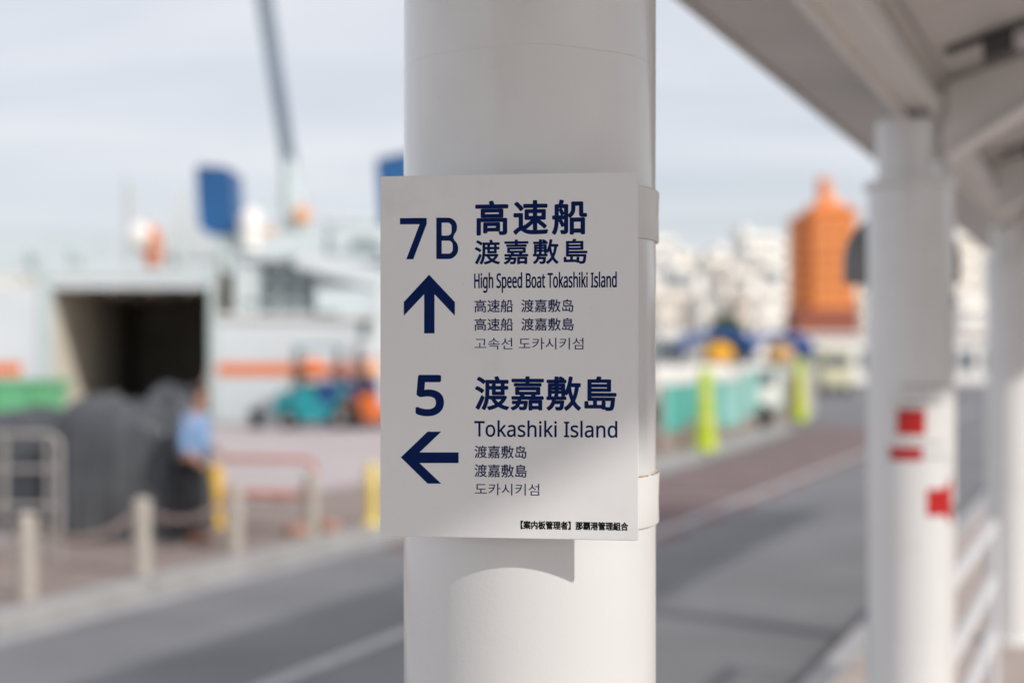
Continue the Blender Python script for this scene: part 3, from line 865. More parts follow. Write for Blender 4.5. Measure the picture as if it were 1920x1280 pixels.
# door frame, stripe, rubbing strake
MB().box((oxl-0.35, FD-0.06, zsill), (oxl-0.02, FD-0.002, ztop1-0.002)).build('door_frame', 'ferry_green', fer)
MB().box((oxr+0.02, FD-0.06, zsill), (oxr+0.25, FD-0.022, ztop1-0.002)).build('door_frame', 'ferry_green', fer)
MB().box((oxl-0.35, FD-0.08, ztop1-0.30), (oxr+0.25, FD-0.062, ztop1-0.22)).build('door_frame', 'ferry_green', fer)
MB().box((x_l, FD-0.03, fz(703)), (fx(40), FD-0.002, fz(680))).build('stripe', 'orange', fer)
MB().box((oxr+0.3, FD-0.03, fz(703)), (x_r, FD-0.002, fz(681))).build('stripe', 'orange', fer)
MB().box((oxr+0.3, FD-0.10, fz(600)), (x_r, FD-0.002, fz(592))).build('rubbing_strake', 'greywall', fer)
for px, py, w, h in ((683, 615, 20, 34), (470, 568, 22, 10), (610, 588, 50, 7)):
    MB().box((fx(px-w/2), FD-0.02, fz(py+h/2)), (fx(px+w/2), FD-0.003, fz(py-h/2))).build('port_window', 'ferry_dark', fer, bevel=0.02)
# quarter rails on the left deck
for (xa, xb, zd, yy) in ((x_l, oxl-0.5, fz(538), 0.1), (oxl-0.3, oxr+0.2, ztop1, 0.1)):
    m = MB(); n = int((xb-xa)/0.9)
    for i in range(n+1):
        x = xa+(xb-xa)*i/n; m.tube((x, FD+yy, zd-0.01), (x, FD+yy, zd+0.95), 0.03, n=6)
    for z in (0.35, 0.65, 0.95): m.tube((xa, FD+yy, zd+z), (xb, FD+yy, zd+z), 0.025, n=6)
    m.build('deck_rail', 'ferry_green', fer)
# passenger gallery, awning, bridge
gx0, gx1 = fx(415), fx(880)
gy = 1.6
MB().box((gx0, FD+gy, ztop2-0.02), (fx(462), FD+gy+5, fz(470))).build('gallery_end', 'hull', fer, bevel=0.08)
MB().box((fx(463), FD+gy+1.4, ztop2-0.02), (gx1, FD+gy+1.55, fz(478))).build('gallery_wall', 'hull', fer)
for i in range(12):
    x = fx(468+i*32)
    if i > 2: continue
    MB().box((x, FD+gy+1.36, fz(560)), (x+0.36, FD+gy+1.398, fz(505))).build('gallery_window', 'ferry_dark', fer)
for i in range(12):
    x = fx(466+i*36)
    MB().box((x, FD+gy, ztop2-0.02), (x+0.11, FD+gy+0.11, fz(482))).build('gallery_post', 'hull', fer)
m = MB(); m.box((fx(463), FD+gy+0.02, ztop2+0.9), (gx1, FD+gy+0.06, ztop2+0.96)); m.box((fx(463), FD+gy+0.02, ztop2+0.45), (gx1, FD+gy+0.06, ztop2+0.49)); m.build('gallery_rail', 'ferry_green', fer)
MB().box((fx(440), FD+gy-0.2, fz(482)), (gx1, FD+gy+5.2, fz(474))).build('gallery_roof', 'hull', fer)
m = MB(); m.prism([F(552, 500, 0.9), F(760, 556, 0.9), F(760, 512, 0.9), F(552, 462, 0.9)], (0, 0.4, 0)); m.build('stair_side', 'hull', fer)
bx0, bx1 = fx(600), fx(900)
MB().box((bx0, FD+2.2, fz(473)), (bx1, FD+6.5, fz(412))).build('bridge_house', 'hull', fer, bevel=0.12)
m = MB()
arcp = [F(648+62*(1-math.cos(R(a)))*0.5*2*0.5+k*0, 470-32*math.sin(R(a)), 0) for k, a in enumerate(range(0, 95, 12))]
pts = [Vector((fx(645+i*9), FD+2.12, fz(448-14*math.sin(math.pi*min(1, (i+2)/7)*0.5)+max(0, i-3)**2*2.0))) for i in range(8)]
low = [Vector((p.x, p.y, p.z-0.26)) for p in pts[::-1]]
MB().prism(pts+low, (0, 0.06, 0)).build('bridge_window', 'ferry_dark', fer)
for i in range(5):
    MB().box((fx(760+i*26), FD+2.14, fz(458)), (fx(780+i*26), FD+2.198, fz(440))).build('bridge_window', 'ferry_dark', fer)
# funnels
def funnel(pxl, pxr, pyt, pyb, sl, slant, label):
    fy = 3.0
    f = MB()
    a = [F(pxl, pyt, fy), F(pxr, pyt+slant, fy), F(pxr+sl, pyb, fy), F(pxl+sl*0.9, pyb, fy)]
    f.prism(a, (0, 1.9, 0))
    fo = f.build('funnel', 'blue', fer, bevel=0.04)
    f = MB(); f.prism([F(pxl+6, pyt-4, fy+0.3), F(pxr-10, pyt+slant-4, fy+0.3), F(pxr-10, pyt+slant+3, fy+0.3), F(pxl+6, pyt+3, fy+0.3)], (0, 1.3, 0))
    f.build('funnel_cap', 'dark', fo)
    f = MB(); f.prism([F(pxl+sl-6, pyb, fy-0.1), F(pxr+sl+4, pyb, fy-0.1), F(pxr+sl+14, 482, fy-0.1), F(pxl-46, 482, fy-0.1), F(pxl-30, 440, fy-0.1)], (0, 2.2, 0))
    f.build('funnel_casing', 'ferry_green', fer)
funnel(366, 433, 313, 442, 8, 4, '')
funnel(704, 790, 300, 430, 10, -14, '')
f = MB(); f.prism([F(306, 486, 2.6), F(332, 352, 2.6), F(345, 356, 2.6), F(364, 420, 2.6), F(412, 458, 2.6), F(470, 476, 2.6), F(470, 486, 2.6)], (0, 0.5, 0)); f.build('funnel_fin', 'hull', fer)
# mast, rafts, ventilator, aerials
m = MB(); m.path([F(548, 474, 3.2), F(540, 300, 3.2)], [0.36, 0.20], 14); m.build('mast', 'ferry_green', fer, True)
m = MB(); m.tube(F(505, 372, 3.2), F(585, 372, 3.2), 0.06); m.tube(F(515, 335, 3.2), F(568, 335, 3.2), 0.05); m.build('mast_yard', 'hull', fer, True)
m = MB(); m.path([F(596, 474, 3.0), F(545, 330, 3.2)], 0.07, 8); m.build('mast_stay', 'hull', fer, True)
for px, py, r in ((566, 404, 0.30), (507, 440, 0.22)):
    MB().ball(F(px, py, 2.6), r, 3, (1.0, 0.8, 1.1)).build('life_buoy', 'peach', fer, True)
for px, w in ((470, 0.42),):
    m = MB(); m.tube(F(px, 470, 2.5), F(px, 412, 2.5), 0.38, 0.38, 20); m.ball(F(px, 412, 2.5), 0.38, 3); m.build('raft_canister', 'whitewall', fer, True)
v0 = F(268, 448, 0.6)
m = MB(); m.path([v0+Vector((0.28, 0.25, -0.85)), v0+Vector((0.26, 0.25, -0.3)), v0+Vector((0.16, 0.16, 0.0)), v0+Vector((0.0, 0.0, 0.05))], [0.30, 0.32, 0.44, 0.50], 20)
vent = m.build('ventilator', 'orange', fer, True)
m = MB(); m.ball(v0+Vector((-0.05, -0.10, 0.05)), 0.46, 3, (1, 0.45, 1)); m.build('ventilator_mouth', 'whitewall', vent, True)
m = MB(); m.tube(F(240, 505, 0.5), F(236, 335, 0.5), 0.05, 0.03, 8); fp = m.build('flag_pole', 'steel', fer, True)
m = MB(); m.prism([F(238, 350, 0.5), F(262, 362, 0.45), F(258, 400, 0.5), F(238, 395, 0.5)], (0, 0.02, 0)); m.build('pennant', 'hull', fp)
for px in (60, 140, 330, 420):
    m = MB(); m.tube(F(px, 506, 0.7), F(px, 478, 0.7), 0.16, 0.22, 14); m.ball(F(px, 478, 0.7), 0.25, 2); m.build('deck_vent', 'ferry_green', fer, True)
MB().box((fx(585), FD+1.0, ztop2-0.02), (x_r, FD+1.12, fz(536))).build('bulwark', 'hull', fer)
m = MB()
for i in range(16):
    x = fx(445+i*28); m.tube((x, FD+1.45, fz(474)-0.01), (x, FD+1.45, fz(474)+0.95), 0.03, n=6)
for z in (0.5, 0.95): m.tube((fx(445), FD+1.45, fz(474)+z), (fx(865), FD+1.45, fz(474)+z), 0.025, n=6)
m.build('deck_rail', 'ferry_green', fer)
MB().box((fx(585), FD+2.3, fz(412)+0.002), (fx(690), FD+5.5, fz(390))).build('wheelhouse', 'hull', fer, bevel=0.1)
MB().box((fx(436), FD+2.4, fz(474)+0.002), (fx(596), FD+5.5, fz(424))).build('deck_house', 'hull', fer, bevel=0.1)
m = MB(); m.box((fx(-80), FD+0.8, fz(540)), (fx(30), FD+2.2, fz(515))); m.build('deck_locker', 'cream', fer, bevel=0.06)

# ------------------------------------------------------------------ crane on the ferry
cb = F(556, 476, 4.4)
cr_ = thing('deck_crane', cb, 'slender dark grey crane boom rising from the ferry into the sky', 'crane')
MB().path([cb, F(541, 300, 4.4)], [0.27, 0.20], 16).build('crane_post', 'ferry_green', cr_, True)
MB().ball(F(541, 300, 4.4), 0.30, 3).build('boom_hinge', 'boom', cr_, True)
b0 = F(541, 298, 4.4); b1 = F(480, -110, 4.4)
ax = (b1-b0); ln = ax.length; ax.normalize()
sx = ax.cross(Vector((0,1,0))).normalized(); sy = ax.cross(sx).normalized()
ch = []
for i in range(4):
    s1, s2 = ((-1,-1),(1,-1),(1,1),(-1,1))[i]
    o = sx*s1*0.27+sy*s2*0.27
    MB().tube(b0+o*0.6, b1+o*0.8, 0.07, 0.07, 8).build('boom_chord', 'boom', cr_, True)
m = MB(); nb_ = 20
for k in range(nb_):
    t0, t1 = k/nb_, (k+1)/nb_
    for i in range(4):
        def cp(i, t):
            s1, s2 = ((-1,-1),(1,-1),(1,1),(-1,1))[i % 4]
            return b0.lerp(b1, t)+(sx*s1*0.27+sy*s2*0.27)*(0.6+0.2*t)
        m.tube(cp(i, t0), cp(i+1, t1), 0.045, n=5)
        m.tube(cp(i, t0), cp(i+1, t0), 0.04, n=5)
m.build('boom_lacing', 'boom', cr_)

# ------------------------------------------------------------------ forklifts and cargo on the quay
def forklift(p, mt, label, flip=1, s=1.0):
    t = thing('forklift', p, label, 'forklift', 'forklifts on the quay')
    def bx(name, m_, x0, x1, y0, y1, z0, z1, bev=0.03, par=None):
        xs = sorted((p.x+flip*x0*s, p.x+flip*x1*s))
        return MB().box((xs[0], p.y+y0*s, p.z+z0*s), (xs[1], p.y+y1*s, p.z+z1*s)).build(name, m_, par or t, bevel=bev)
    bx('chassis', mt, -0.75, 0.75, -0.5, 0.5, 0.22, 0.62)
    bx('counterweight', mt, -1.05, -0.76, -0.5, 0.5, 0.2, 0.95, 0.12)
    bx('bonnet', mt, -0.72, -0.02, -0.45, 0.45, 0.621, 1.02, 0.08)
    bx('seat', 'rubber', -0.45, 0.0, -0.25, 0.25, 1.022, 1.14, 0.04)
    bx('seat_back', 'rubber', -0.55, -0.44, -0.25, 0.25, 1.05, 1.5, 0.04)
    bx('dashboard', mt, 0.42, 0.66, -0.42, 0.42, 0.621, 1.15, 0.05)
    for sx_ in (-0.62, 0.58):
        for sy_ in (-0.42, 0.42):
            m = MB(); m.tube((p.x+flip*sx_*s, p.y+sy_*s, p.z+0.6*s), (p.x+flip*sx_*0.86*s, p.y+sy_*s, p.z+2.02*s), 0.04*s); m.build('guard_post', 'dark', t, True)
    bx('overhead_guard', mt, -0.58, 0.55, -0.47, 0.47, 2.021, 2.08, 0.02)
    for sy_ in (-0.30, 0.30):
        bx('mast_rail', 'dark', 0.92, 1.04, sy_-0.05, sy_+0.05, 0.06, 2.1, 0.01)
        bx('fork', 'dark', 1.08, 2.0, sy_-0.06, sy_+0.06, 0.06, 0.11, 0.01)
    bx('carriage', 'dark', 1.045, 1.078, -0.45, 0.45, 0.1, 0.7, 0.01)
    for (wx, wr) in ((-0.68, 0.24), (0.62, 0.30)):
        for sy_ in (-0.52, 0.52):
            c = Vector((p.x+flip*wx*s, p.y+sy_*s, p.z+wr*s))
            w = MB().tube(c-Vector((0, 0.1*s, 0)), c+Vector((0, 0.1*s, 0)), wr*s, n=24).build('wheel', 'rubber', t, True)
            MB().tube(c-Vector((0, 0.115*s, 0)), c+Vector((0, 0.115*s, 0)), wr*0.42*s, n=16).build('rim', 'steel', w, True)
forklift(G(598, 803, PZ), 'teal', 'teal forklift parked on the quay in front of the ferry', 1, 1.12)
forklift(G(712, 802, PZ), 'orange', 'orange forklift beside the left edge of the sign', 1, 0.95)
# stacked cargo behind the forklifts
p = G(652, 797, PZ)
t = MB().box((p.x-0.9, p.y+0.6, PZ), (p.x+0.75, p.y+1.6, PZ+1.28)).build('cargo_box', 'navyblue', None, bevel=0.03)
tag(t, 'dark blue cargo box behind the two forklifts', 'box')
for i, (dx, mt_, nm) in enumerate(((-1.05, 'orange', 'left'), (-0.3, 'salmon', 'middle'), (0.55, 'peach', 'right'))):
    if i == 0:
        o = MB().box((p.x-1.55, p.y+0.7, PZ), (p.x-0.92, p.y+1.4, PZ+1.36)).build('pallet_crate', 'greywall', None, bevel=0.02)
        tag(o, 'grey crate under the left orange float behind the teal forklift', 'crate')
        base = PZ+1.362; x = p.x-1.22
    else: base = PZ+1.282; x = p.x+dx
    o = MB().ball((0, 0, 0.30), 0.31, 3, (1.15, 1.0, 0.95)).tube((0,0,0.55), (0,0,0.68), 0.05).build('float', mt_, None, True)
    o.location = (x, p.y+1.05, base)
    tag(o, 'round %s float, %s of the three on the quay cargo' % ({'orange': 'bright orange', 'salmon': 'dull red', 'peach': 'pale orange'}[mt_], nm), 'float', 'floats on the quay cargo')
# mooring bollard and tyre
p = G(482, 803, PZ)
o = MB().lathe([(0.26, 0.002), (0.26, 0.05), (0.16, 0.09), (0.15, 0.36), (0.25, 0.42), (0.25, 0.5), (0.12, 0.55)], n=24).build('mooring_post', 'rubber', None, True); o.location = p
tag(o, 'short black mooring post on the quay edge left of the teal forklift', 'mooring post')
# hoist rope to the shore by the door
m = MB(); m.path([F(393, 690, -0.3), F(372, 760, -2.0), G(352, 815, PZ)+Vector((0,0,0.06))], 0.05, 8)
tag(m.build('mooring_rope', 'rope', None, True), 'mooring rope slanting down beside the cargo door', 'rope')
# green skip at the left
p = G(30, 832, PZ)
t = thing('green_skip', p, 'green steel skip at the left edge behind the tarpaulins', 'skip')
m = MB(); zt = 1.52
pr = [(p.x-2.4, p.y, PZ+0.12), (p.x+0.55, p.y, PZ+0.12), (p.x+0.78, p.y, zt), (p.x-2.6, p.y, zt)]
m.prism([Vector(q) for q in pr], (0, 1.5, 0)); m.build('bin', 'green', t, bevel=0.03)
for k in range(4):
    x = p.x-2.2+k*0.85
    MB().box((x, p.y-0.06, PZ+0.2), (x+0.08, p.y-0.002, zt-0.1)).build('rib', 'green', t)
MB().box((p.x-2.68, p.y-0.05, zt+0.001), (p.x+0.85, p.y+1.55, zt+0.09)).build('rim', 'green', t, bevel=0.02)
for x in (-2.0, 0.2):
    MB().box((p.x+x, p.y+0.1, PZ+0.002), (p.x+x+0.2, p.y+1.4, PZ+0.118)).build('skid', 'dark', t)

# ------------------------------------------------------------------ right: works fence, pylons, shelters, vehicles
fa = G(1236, 852, PZ); fb = G(1500, 782, PZ)
fen = thing('works_fence', fa, 'brown grey picket fence with teal panels along the far kerb', 'fence')
nF = 64
for i in range(nF+1):
    q = fa.lerp(fb, (i/nF)**1.1)
    MB().tube(q+H*0.002, q+H*1.44, 0.042, n=8).build('picket', 'fencegrey', fen, True)
for z in (0.25, 1.3):
    MB().tube(fa+H*z, fb+H*z, 0.03, n=8).build('rail', 'fencegrey', fen, True)
dF = (fb-fa).normalized(); nF2 = Vector((-dF.y, dF.x, 0))
for (t0, t1, z0, z1, mt_) in ((0.01, 0.10, 0.45, 1.42, 'tealnet'), (0.105, 0.20, 0.55, 1.42, 'tealnet'), (0.205, 0.31, 0.35, 1.42, 'tealnet'), (0.32, 0.47, 0.25, 1.42, 'palenet'), (0.48, 0.80, 0.45, 1.65, 'palenet')):
    a = fa.lerp(fb, t0)-nF2*0.06; b = fa.lerp(fb, t1)-nF2*0.06
    MB().prism([a+H*z0, b+H*z0, b+H*z1, a+H*z1], nF2*0.02).build('panel', mt_, fen)
def pylon(p, h, label):
    t = thing('pylon', p, label, 'pylon', 'tall lime yellow pylons')
    MB().lathe([(0.28, 0.002), (0.28, 0.05), (0.24, 0.08), (0.155, h*0.72), (0.14, h-0.02), (0.10, h)], (0, 0), 28).build('cone', 'lime', t, True).matrix_parent_inverse = Matrix.Identity(4)
    for k in (0.35, 0.62):
        r = 0.24-(0.085)*(k*h-0.08)/(h*0.72-0.08)
        MB().lathe([(r+0.006, k*h), (r-0.010, k*h+0.13)], (0, 0), 28, cap=False).build('band', 'paleyellow', t, True).matrix_parent_inverse = Matrix.Identity(4)
pylon(G(1297, 842, PZ)-nF2*0.3, 1.78, 'nearer tall lime yellow pylon in front of the teal fence panels')
pylon(G(1481, 787, PZ)-nF2*0.3, 1.95, 'farther tall lime yellow pylon at the end of the fence')
# white tanks / trucks behind the fence
def truck(c, w, h, label, mt='whitewall'):
    t = thing('box_truck', c, label, 'truck', 'white trucks behind the fence')
    MB().box((c.x-w/2, c.y, c.z+0.75), (c.x+w/2, c.y+1.9, c.z+h)).build('cargo_body', mt, t, bevel=0.12)
    MB().box((c.x+w/2+0.08, c.y+0.1, c.z+0.5), (c.x+w/2+1.3, c.y+1.8, c.z+min(h, 1.9))).build('cab', mt, t, bevel=0.2)
    MB().box((c.x+w/2+0.35, c.y+0.07, c.z+1.2), (c.x+w/2+1.1, c.y+0.098, c.z+1.65)).build('window', 'glass', t)
    MB().box((c.x-w/2, c.y+0.15, c.z+0.5), (c.x+w/2+0.078, c.y+1.75, c.z+0.748)).build('chassis', 'dark', t)
    for x in (-w/2+0.5, w/2+0.7):
        for y in (0.05, 1.65):
            MB().tube((c.x+x, c.y+y, c.z+0.36), (c.x+x, c.y+y+0.22, c.z+0.36), 0.36, n=24).build('wheel', 'rubber', t, True)
truck(Vector((P(1300, 0, 40).x, 40, PZ)), 2.4, 1.72, 'low white truck right behind the nearer lime pylon')
truck(Vector((P(1398, 0, 44).x-1.1, 43.0, PZ)) + Vector((-0.1, 0, 0)), 1.4, 1.78, 'white truck between the two lime pylons behind the fence')
# blue arched shelters with an amber float under each
def shelter(px, d, w, zt, label, flab, amb):
    c = Vector((P(px, 0, d).x, d, 0.0))
    t = thing('shelter', c, label, 'shelter', 'blue arched shelters')
    m = MB(); n = 14; pts = []; pin = []
    for i in range(n+1):
        a = math.pi*i/n
        pts.append((c.x-w/2*math.cos(a), c.y-1.2, zt-0.75+0.75*math.sin(a)**0.7))
        pin.append((c.x-(w/2-0.1)*math.cos(a), c.y-1.2, zt-0.99+0.75*math.sin(a)**0.7))
    bm = m.bm
    va = [bm.verts.new(q) for q in pts]; vb = [bm.verts.new(q) for q in pin]
    vc = [bm.verts.new((q[0], q[1]+2.4, q[2])) for q in pts]; vd = [bm.verts.new((q[0], q[1]+2.4, q[2])) for q in pin]
    for i in range(n):
        bm.faces.new((va[i], va[i+1], vb[i+1], vb[i])); bm.faces.new((vc[i], vd[i], vd[i+1], vc[i+1]))
        bm.faces.new((va[i], vc[i], vc[i+1], va[i+1])); bm.faces.new((vb[i], vb[i+1], vd[i+1], vd[i]))
    m.build('roof', 'bluetarp', t, True)
    for x in (-w/2+0.06, w/2-0.06):
        for y in (-1.1, 1.1):
            MB().tube((c.x+x, c.y+y, 0.003), (c.x+x, c.y+y, zt-0.75), 0.05).build('post', 'steel', t, True)
    MB().box((c.x-w/2+0.15, c.y-1.9, 0.003), (c.x+w/2-0.15, c.y+0.7, zt-1.24)).build('platform', 'greywall', t)
    o = MB().ball((0, 0, 0.40), 0.40, 3, (1.3, 1, 0.98)).tube((0, 0, 0.76), (0, 0, 0.88), 0.06).build('float', amb, None, True)
    o.location = (c.x, c.y-1.0, zt-1.238)
    tag(o, flab, 'float', 'amber floats under the shelters')
M['bluetarp'] = mat('blue_tarp', (0.01, 0.09, 0.32), 0.6, 0.1, 2)
M['amber'] = mat('amber', (0.85, 0.42, 0.03), 0.5, 0.05, 4)
M['dullamber'] = mat('dull_amber', (0.62, 0.36, 0.14), 0.6, 0.05, 4)
shelter(1340, 50, 2.55, 3.08, 'nearer blue arched shelter left, above the white truck', 'bright amber float under the left blue shelter', 'amber')
shelter(1452, 53, 2.45, 3.05, 'right hand blue arched shelter beside the orange tower', 'dull amber float under the right blue shelter', 'dullamber')
p = Vector((P(1500, 0, 50).x, 50, 0))
o = MB().lathe([(0.16, 0.003), (0.16, 2.6), (0.05, 2.7)], n=20).build('mast_post', 'navyblue', None, True); o.location = p
tag(o, 'thick blue post between the right shelter and the orange tower', 'post')
# van and buses at the far end of the road
def van(px0, px1, pyt, d, mt, label, cat='van'):
    x0, x1 = P(px0, 0, d).x, P(px1, 0, d).x; zt = P(0, pyt, d).z
    c = Vector(((x0+x1)/2, d, 0))
    t = thing('van', c, label, cat, 'vehicles at the far end of the road')
    w = x1-x0; ln = 4.6 if cat == 'van' else 9
    MB().box((x0, d, 0.45), (x1, d+ln, zt)).build('body', mt, t, bevel=0.15)
    MB().box((x0+w*0.1, d-0.02, zt*0.58), (x1-w*0.1, d-0.001, zt*0.88)).build('windscreen', 'glass', t, bevel=0.03)
    for x in (x0+0.05*w, x1-0.05*w-0.25):
        for y in (0.8, ln-0.9):
            MB().tube((x, d+y, 0.34), (x+0.25, d+y, 0.34), 0.34, n=20).build('wheel', 'rubber', t, True)
    for s in (0.14, 0.86):
        MB().ball((x0+w*s, d+0.02, 0.85), 0.14, 2, (1, 0.4, 0.7)).build('headlight', 'paper', t, True)
van(1538, 1592, 652, 75, 'palecream', 'pale yellow van on the far road right of the lime pylon') if False else None
M['palecream'] = mat('pale_cream_paint', (0.72, 0.68, 0.45), 0.4, 0.05, 2)
van(1540, 1600, 652, 78, 'palecream', 'pale yellow van on the far road right of the lime pylon')
van(1226, 1290, 618, 58, 'whitewall', 'white bus behind the fence just right of the near column', 'bus')
# low white terminal at the end of the road
t = thing('terminal_hall', (P(1560, 0, 110).x, 110, 0), 'long low white hall with pink band below the orange tower', 'building')
x0, x1 = P(1495, 0, 110).x, P(1860, 0, 110).x
MB().box((x0, 110, 0.003), (x1, 122, 3.6)).build('wall', 'whitewall', t)
MB().box((x0-0.3, 109.7, 3.601), (x1+0.3, 122.3, 3.95)).build('roof', 'pinkwall', t)
for i in range(8):
    x = x0+1+i*1.9
    MB().box((x, 109.96, 0.9), (x+1.3, 109.998, 2.6)).build('window', 'glass', t)

# ------------------------------------------------------------------ orange tower
TD = 150
t = thing('orange_tower', (P(1560, 0, TD).x, TD, 0), 'bright orange tower with small dome and chimney beside the second column', 'tower')
tx = lambda px: P(px, 0, TD).x
tz = lambda py: P(0, py, TD).z
MB().box((tx(1524), TD, tz(578)), (tx(1606), TD+7, tz(398))).build('upper_wall', 'towerorange', t)
MB().box((tx(1498), TD+1.2, tz(578)), (tx(1523.8), TD+6, tz(402))).build('stair_wall', 'towerorange', t)
MB().box((tx(1496), TD-0.3, 0.003), (tx(1608), TD+7.2, tz(578)-0.01)).build('base_wall', 'towerbrick', t)
for i in range(4):
    z = tz(560-i*46)
    MB().box((tx(1523), TD-0.12, z), (tx(1607), TD-0.002, z+0.22)).build('ledge', 'towerorange', t)
for i in range(6):
    for j in range(3):
        z = tz(562-i*24); x = tx(1532+j*25)
        MB().box((x, TD-0.05, z), (x+0.8, TD-0.003, z+0.6)).build('window', 'towerpane', t)
for i in range(8):
    z = tz(575-i*22)
    MB().box((tx(1502), TD+1.14, z), (tx(1519), TD+1.198, z+0.5)).build('window', 'towerpane', t)
MB().box((tx(1518), TD-0.3, tz(398)+0.002), (tx(1611), TD+7.2, tz(392))).build('cornice', 'towerorange', t)
MB().box((tx(1530), TD+1, tz(392)+0.003), (tx(1596), TD+6, tz(380))).build('upper_tier', 'towerorange', t)
m = MB().ball((tx(1566), TD+3, tz(380)), 1.2, 3); m.build('dome', 'peach', t, True)
MB().tube((tx(1553), TD+2, tz(392)), (tx(1553), TD+2, tz(330)), 0.75, 0.68, 20).build('chimney', 'towerorange', t, True)

# ------------------------------------------------------------------ hill, city
bm = bmesh.new(); nx, ny = 70, 26
vv = [[None]*ny for _ in range(nx)]
for i in range(nx):
    for j in range(ny):
        x = -250+i*16.0; y = 430+j*22
        h = 42*math.exp(-((y-650)/150)**2)*(0.75+0.35*noise.noise(Vector((x*0.006, y*0.006, 0.3)))) * (1/(1+math.exp(-(x-20)/35)))
        h += 3*noise.noise(Vector((x*0.07, y*0.07, 2)))*min(1, h/8)
        vv[i][j] = bm.verts.new((x, y, h-0.3))
for i in range(nx-1):
    for j in range(ny-1): bm.faces.new((vv[i][j], vv[i+1][j], vv[i+1][j+1], vv[i][j+1]))
mm = MB(); mm.bm.free(); mm.bm = bm
structure(mm.build('hill', 'hill', None, True))

def house(px0, px1, pyt, d, mt, label, floors=5, cols=3, dep=12, top=True, turn=22):
    x0, x1 = P(px0, 0, d).x, P(px1, 0, d).x; zt = P(0, pyt, d).z
    t = thing('apartment_block', ((x0+x1)/2, d, 0), label, 'building', 'pale buildings of the hillside town')
    dep = min(dep, (x1-x0)*0.9)
    MB().box((x0, d, 0.002), (x1, d+dep, zt)).build('wall', mt, t)
    fh = zt/floors; cw = (x1-x0)/cols
    for i in range(floors):
        for j in range(cols):
            wx = x0+cw*(j+0.22); wz = fh*(i+0.32)
            MB().box((wx, d-0.04, wz), (wx+cw*0.28, d-0.003, wz+fh*0.30)).build('window', 'glass', t)
        MB().box((x0-0.1, d-0.7, fh*(i+1)-0.42), (x1+0.1, d-0.042, fh*(i+1)-0.24)).build('balcony_slab', mt, t)
    t.rotation_euler = (0, 0, R(turn))
    if top:
        MB().box((x0+cw*0.3, d+2, zt+0.002), (x0+cw*1.2, d+6, zt+2.2)).build('stair_head', mt, t)
        MB().box((x0-0.15, d-0.15, zt+0.003), (x1+0.15, d+0.15, zt+0.7)).build('parapet', mt, t)
house(1180, 1268, 452, 250, 'whitewall', 'tall white block partly hidden by the near column', 9, 4)
house(1256, 1296, 500, 235, 'whitewall', 'white stepped block beside the tall white block', 7, 3)
house(1298, 1330, 520, 300, 'greywall', 'grey block in front of the green hill', 7, 3)
house(1330, 1372, 492, 290, 'cream', 'cream block in the middle of the hillside town', 8, 3)
house(1362, 1398, 530, 270, 'pinkwall', 'pinkish low block left of the tallest white block', 6, 3)
house(1396, 1462, 446, 260, 'whitewall', 'tallest white block left of the orange tower', 10, 4)
house(1456, 1502, 462, 280, 'whitewall', 'white block touching the left side of the orange tower', 9, 3)
house(1225, 1305, 556, 170, 'cream', 'low cream block at the foot of the hill, leftmost', 4, 5)
house(1312, 1362, 548, 180, 'whitewall', 'low white block above the left blue shelter', 4, 3)
house(1366, 1412, 560, 165, 'cream', 'low cream block between the blue shelters', 4, 3)
house(1416, 1492, 552, 175, 'whitewall', 'low wide white block above the right blue shelter', 4, 5)
house(1786, 1848, 448, 230, 'cream', 'cream block seen between the two right hand columns', 8, 4)
house(1842, 1900, 470, 260, 'whitewall', 'white block half hidden by the rightmost column', 8, 4)
house(1796, 1852, 572, 128, 'whitewall', 'low bright white block below the cream block between the right columns', 2, 4)
house(1616, 1640, 560, 190, 'cream', 'narrow cream block between the orange tower and the column', 4, 2)
house(-60, 34, 536, 420, 'cream', 'cream block across the harbour at the left edge', 5, 6)

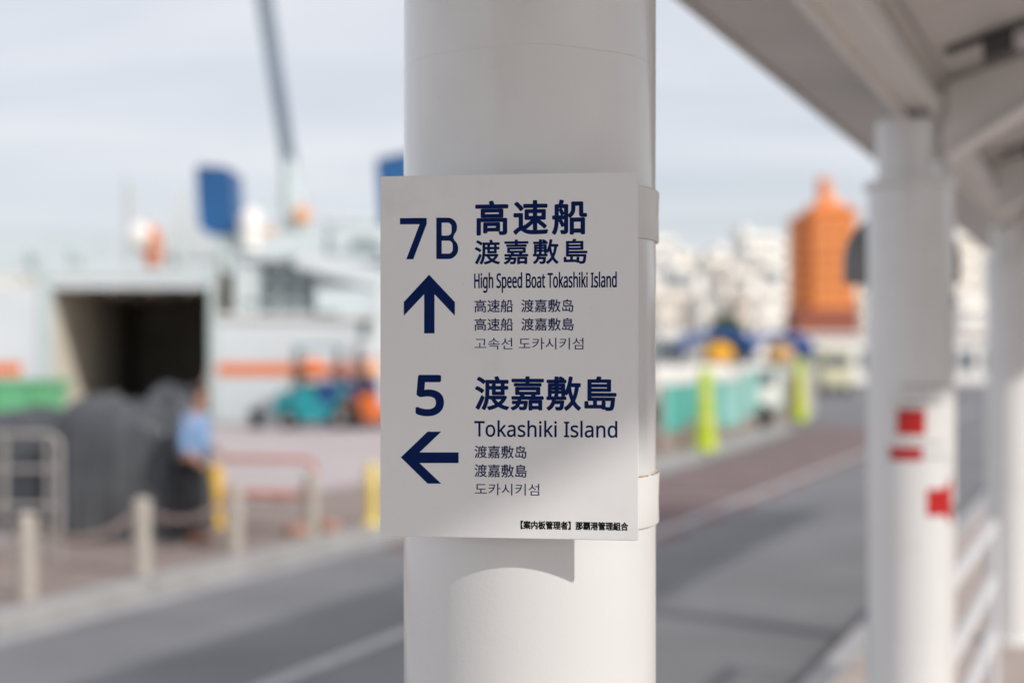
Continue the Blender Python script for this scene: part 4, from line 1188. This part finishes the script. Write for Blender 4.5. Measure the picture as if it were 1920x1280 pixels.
for k, (a, b, y, d, mt_, lb) in enumerate(((1270, 1318, 478, 350, 'cream', 'cream block high on the slope behind the stepped white block'),
        (1312, 1352, 505, 345, 'whitewall', 'white block on the slope behind the grey block'), (1346, 1402, 474, 360, 'whitewall', 'wide white block high on the slope left of the tallest block'),
        (1376, 1420, 515, 250, 'cream', 'cream block in front of the tallest white block'), (1440, 1476, 508, 230, 'cream', 'slim cream block in front of the white blocks by the tower'),
        (1286, 1322, 540, 205, 'whitewall', 'small white block above the leftmost low cream block'), (1474, 1512, 530, 200, 'whitewall', 'small white block at the foot of the orange tower'))):
    house(a, b, y, d, mt_, lb, 6, 3)

# trees at the foot of the town
def tree(px, pyt, d, w, label):
    zt = P(0, pyt, d).z; x = P(px, 0, d).x
    t = thing('tree', (x, d, 0), label, 'tree', 'trees at the foot of the town')
    MB().path([(x, d, 0.003), (x+0.2, d, zt*0.35), (x, d, zt*0.75)], [0.4, 0.28, 0.1], 10).build('trunk', 'bark', t, True)
    m = MB()
    for k in range(5):
        a = k*1.26; m.path([(x, d, zt*0.4), (x+w*0.35*math.cos(a), d+w*0.35*math.sin(a), zt*0.75)], [0.16, 0.05], 6)
    m.build('limbs', 'bark', t, True)
    V, Fc = [], []
    for k in range(2600):
        while True:
            q = Vector((random.uniform(-1,1), random.uniform(-1,1), random.uniform(-1,1)))
            if 0.15 < q.length < 1 and noise.noise(q*2.2+Vector((px, 0, 0))) > -0.12: break
        c = Vector((x+q.x*w*0.5, d+q.y*w*0.5, zt*0.66+q.z*zt*0.34))
        s = random.uniform(0.12, 0.3)
        a = Vector((random.gauss(0,1), random.gauss(0,1), random.gauss(0,1))).normalized(); b = a.orthogonal().normalized()
        i = len(V); V += [c+a*s, c+b*s*0.6, c-a*s, c-b*s*0.6]; Fc.append((i, i+1, i+2, i+3))
    me = bpy.data.meshes.new('crown'); me.from_pydata([tuple(v) for v in V], [], Fc); me.materials.append(M['leaf'])
    o = bpy.data.objects.new('crown', me); C.objects.link(o); o.parent = t; o.matrix_parent_inverse = Matrix.Translation(-Vector(t.location))
tree(1364, 590, 120, 3.0, 'small dark green tree between the low white and cream blocks')
tree(1308, 497, 320, 12, 'green tree on the slope left of the cream block')
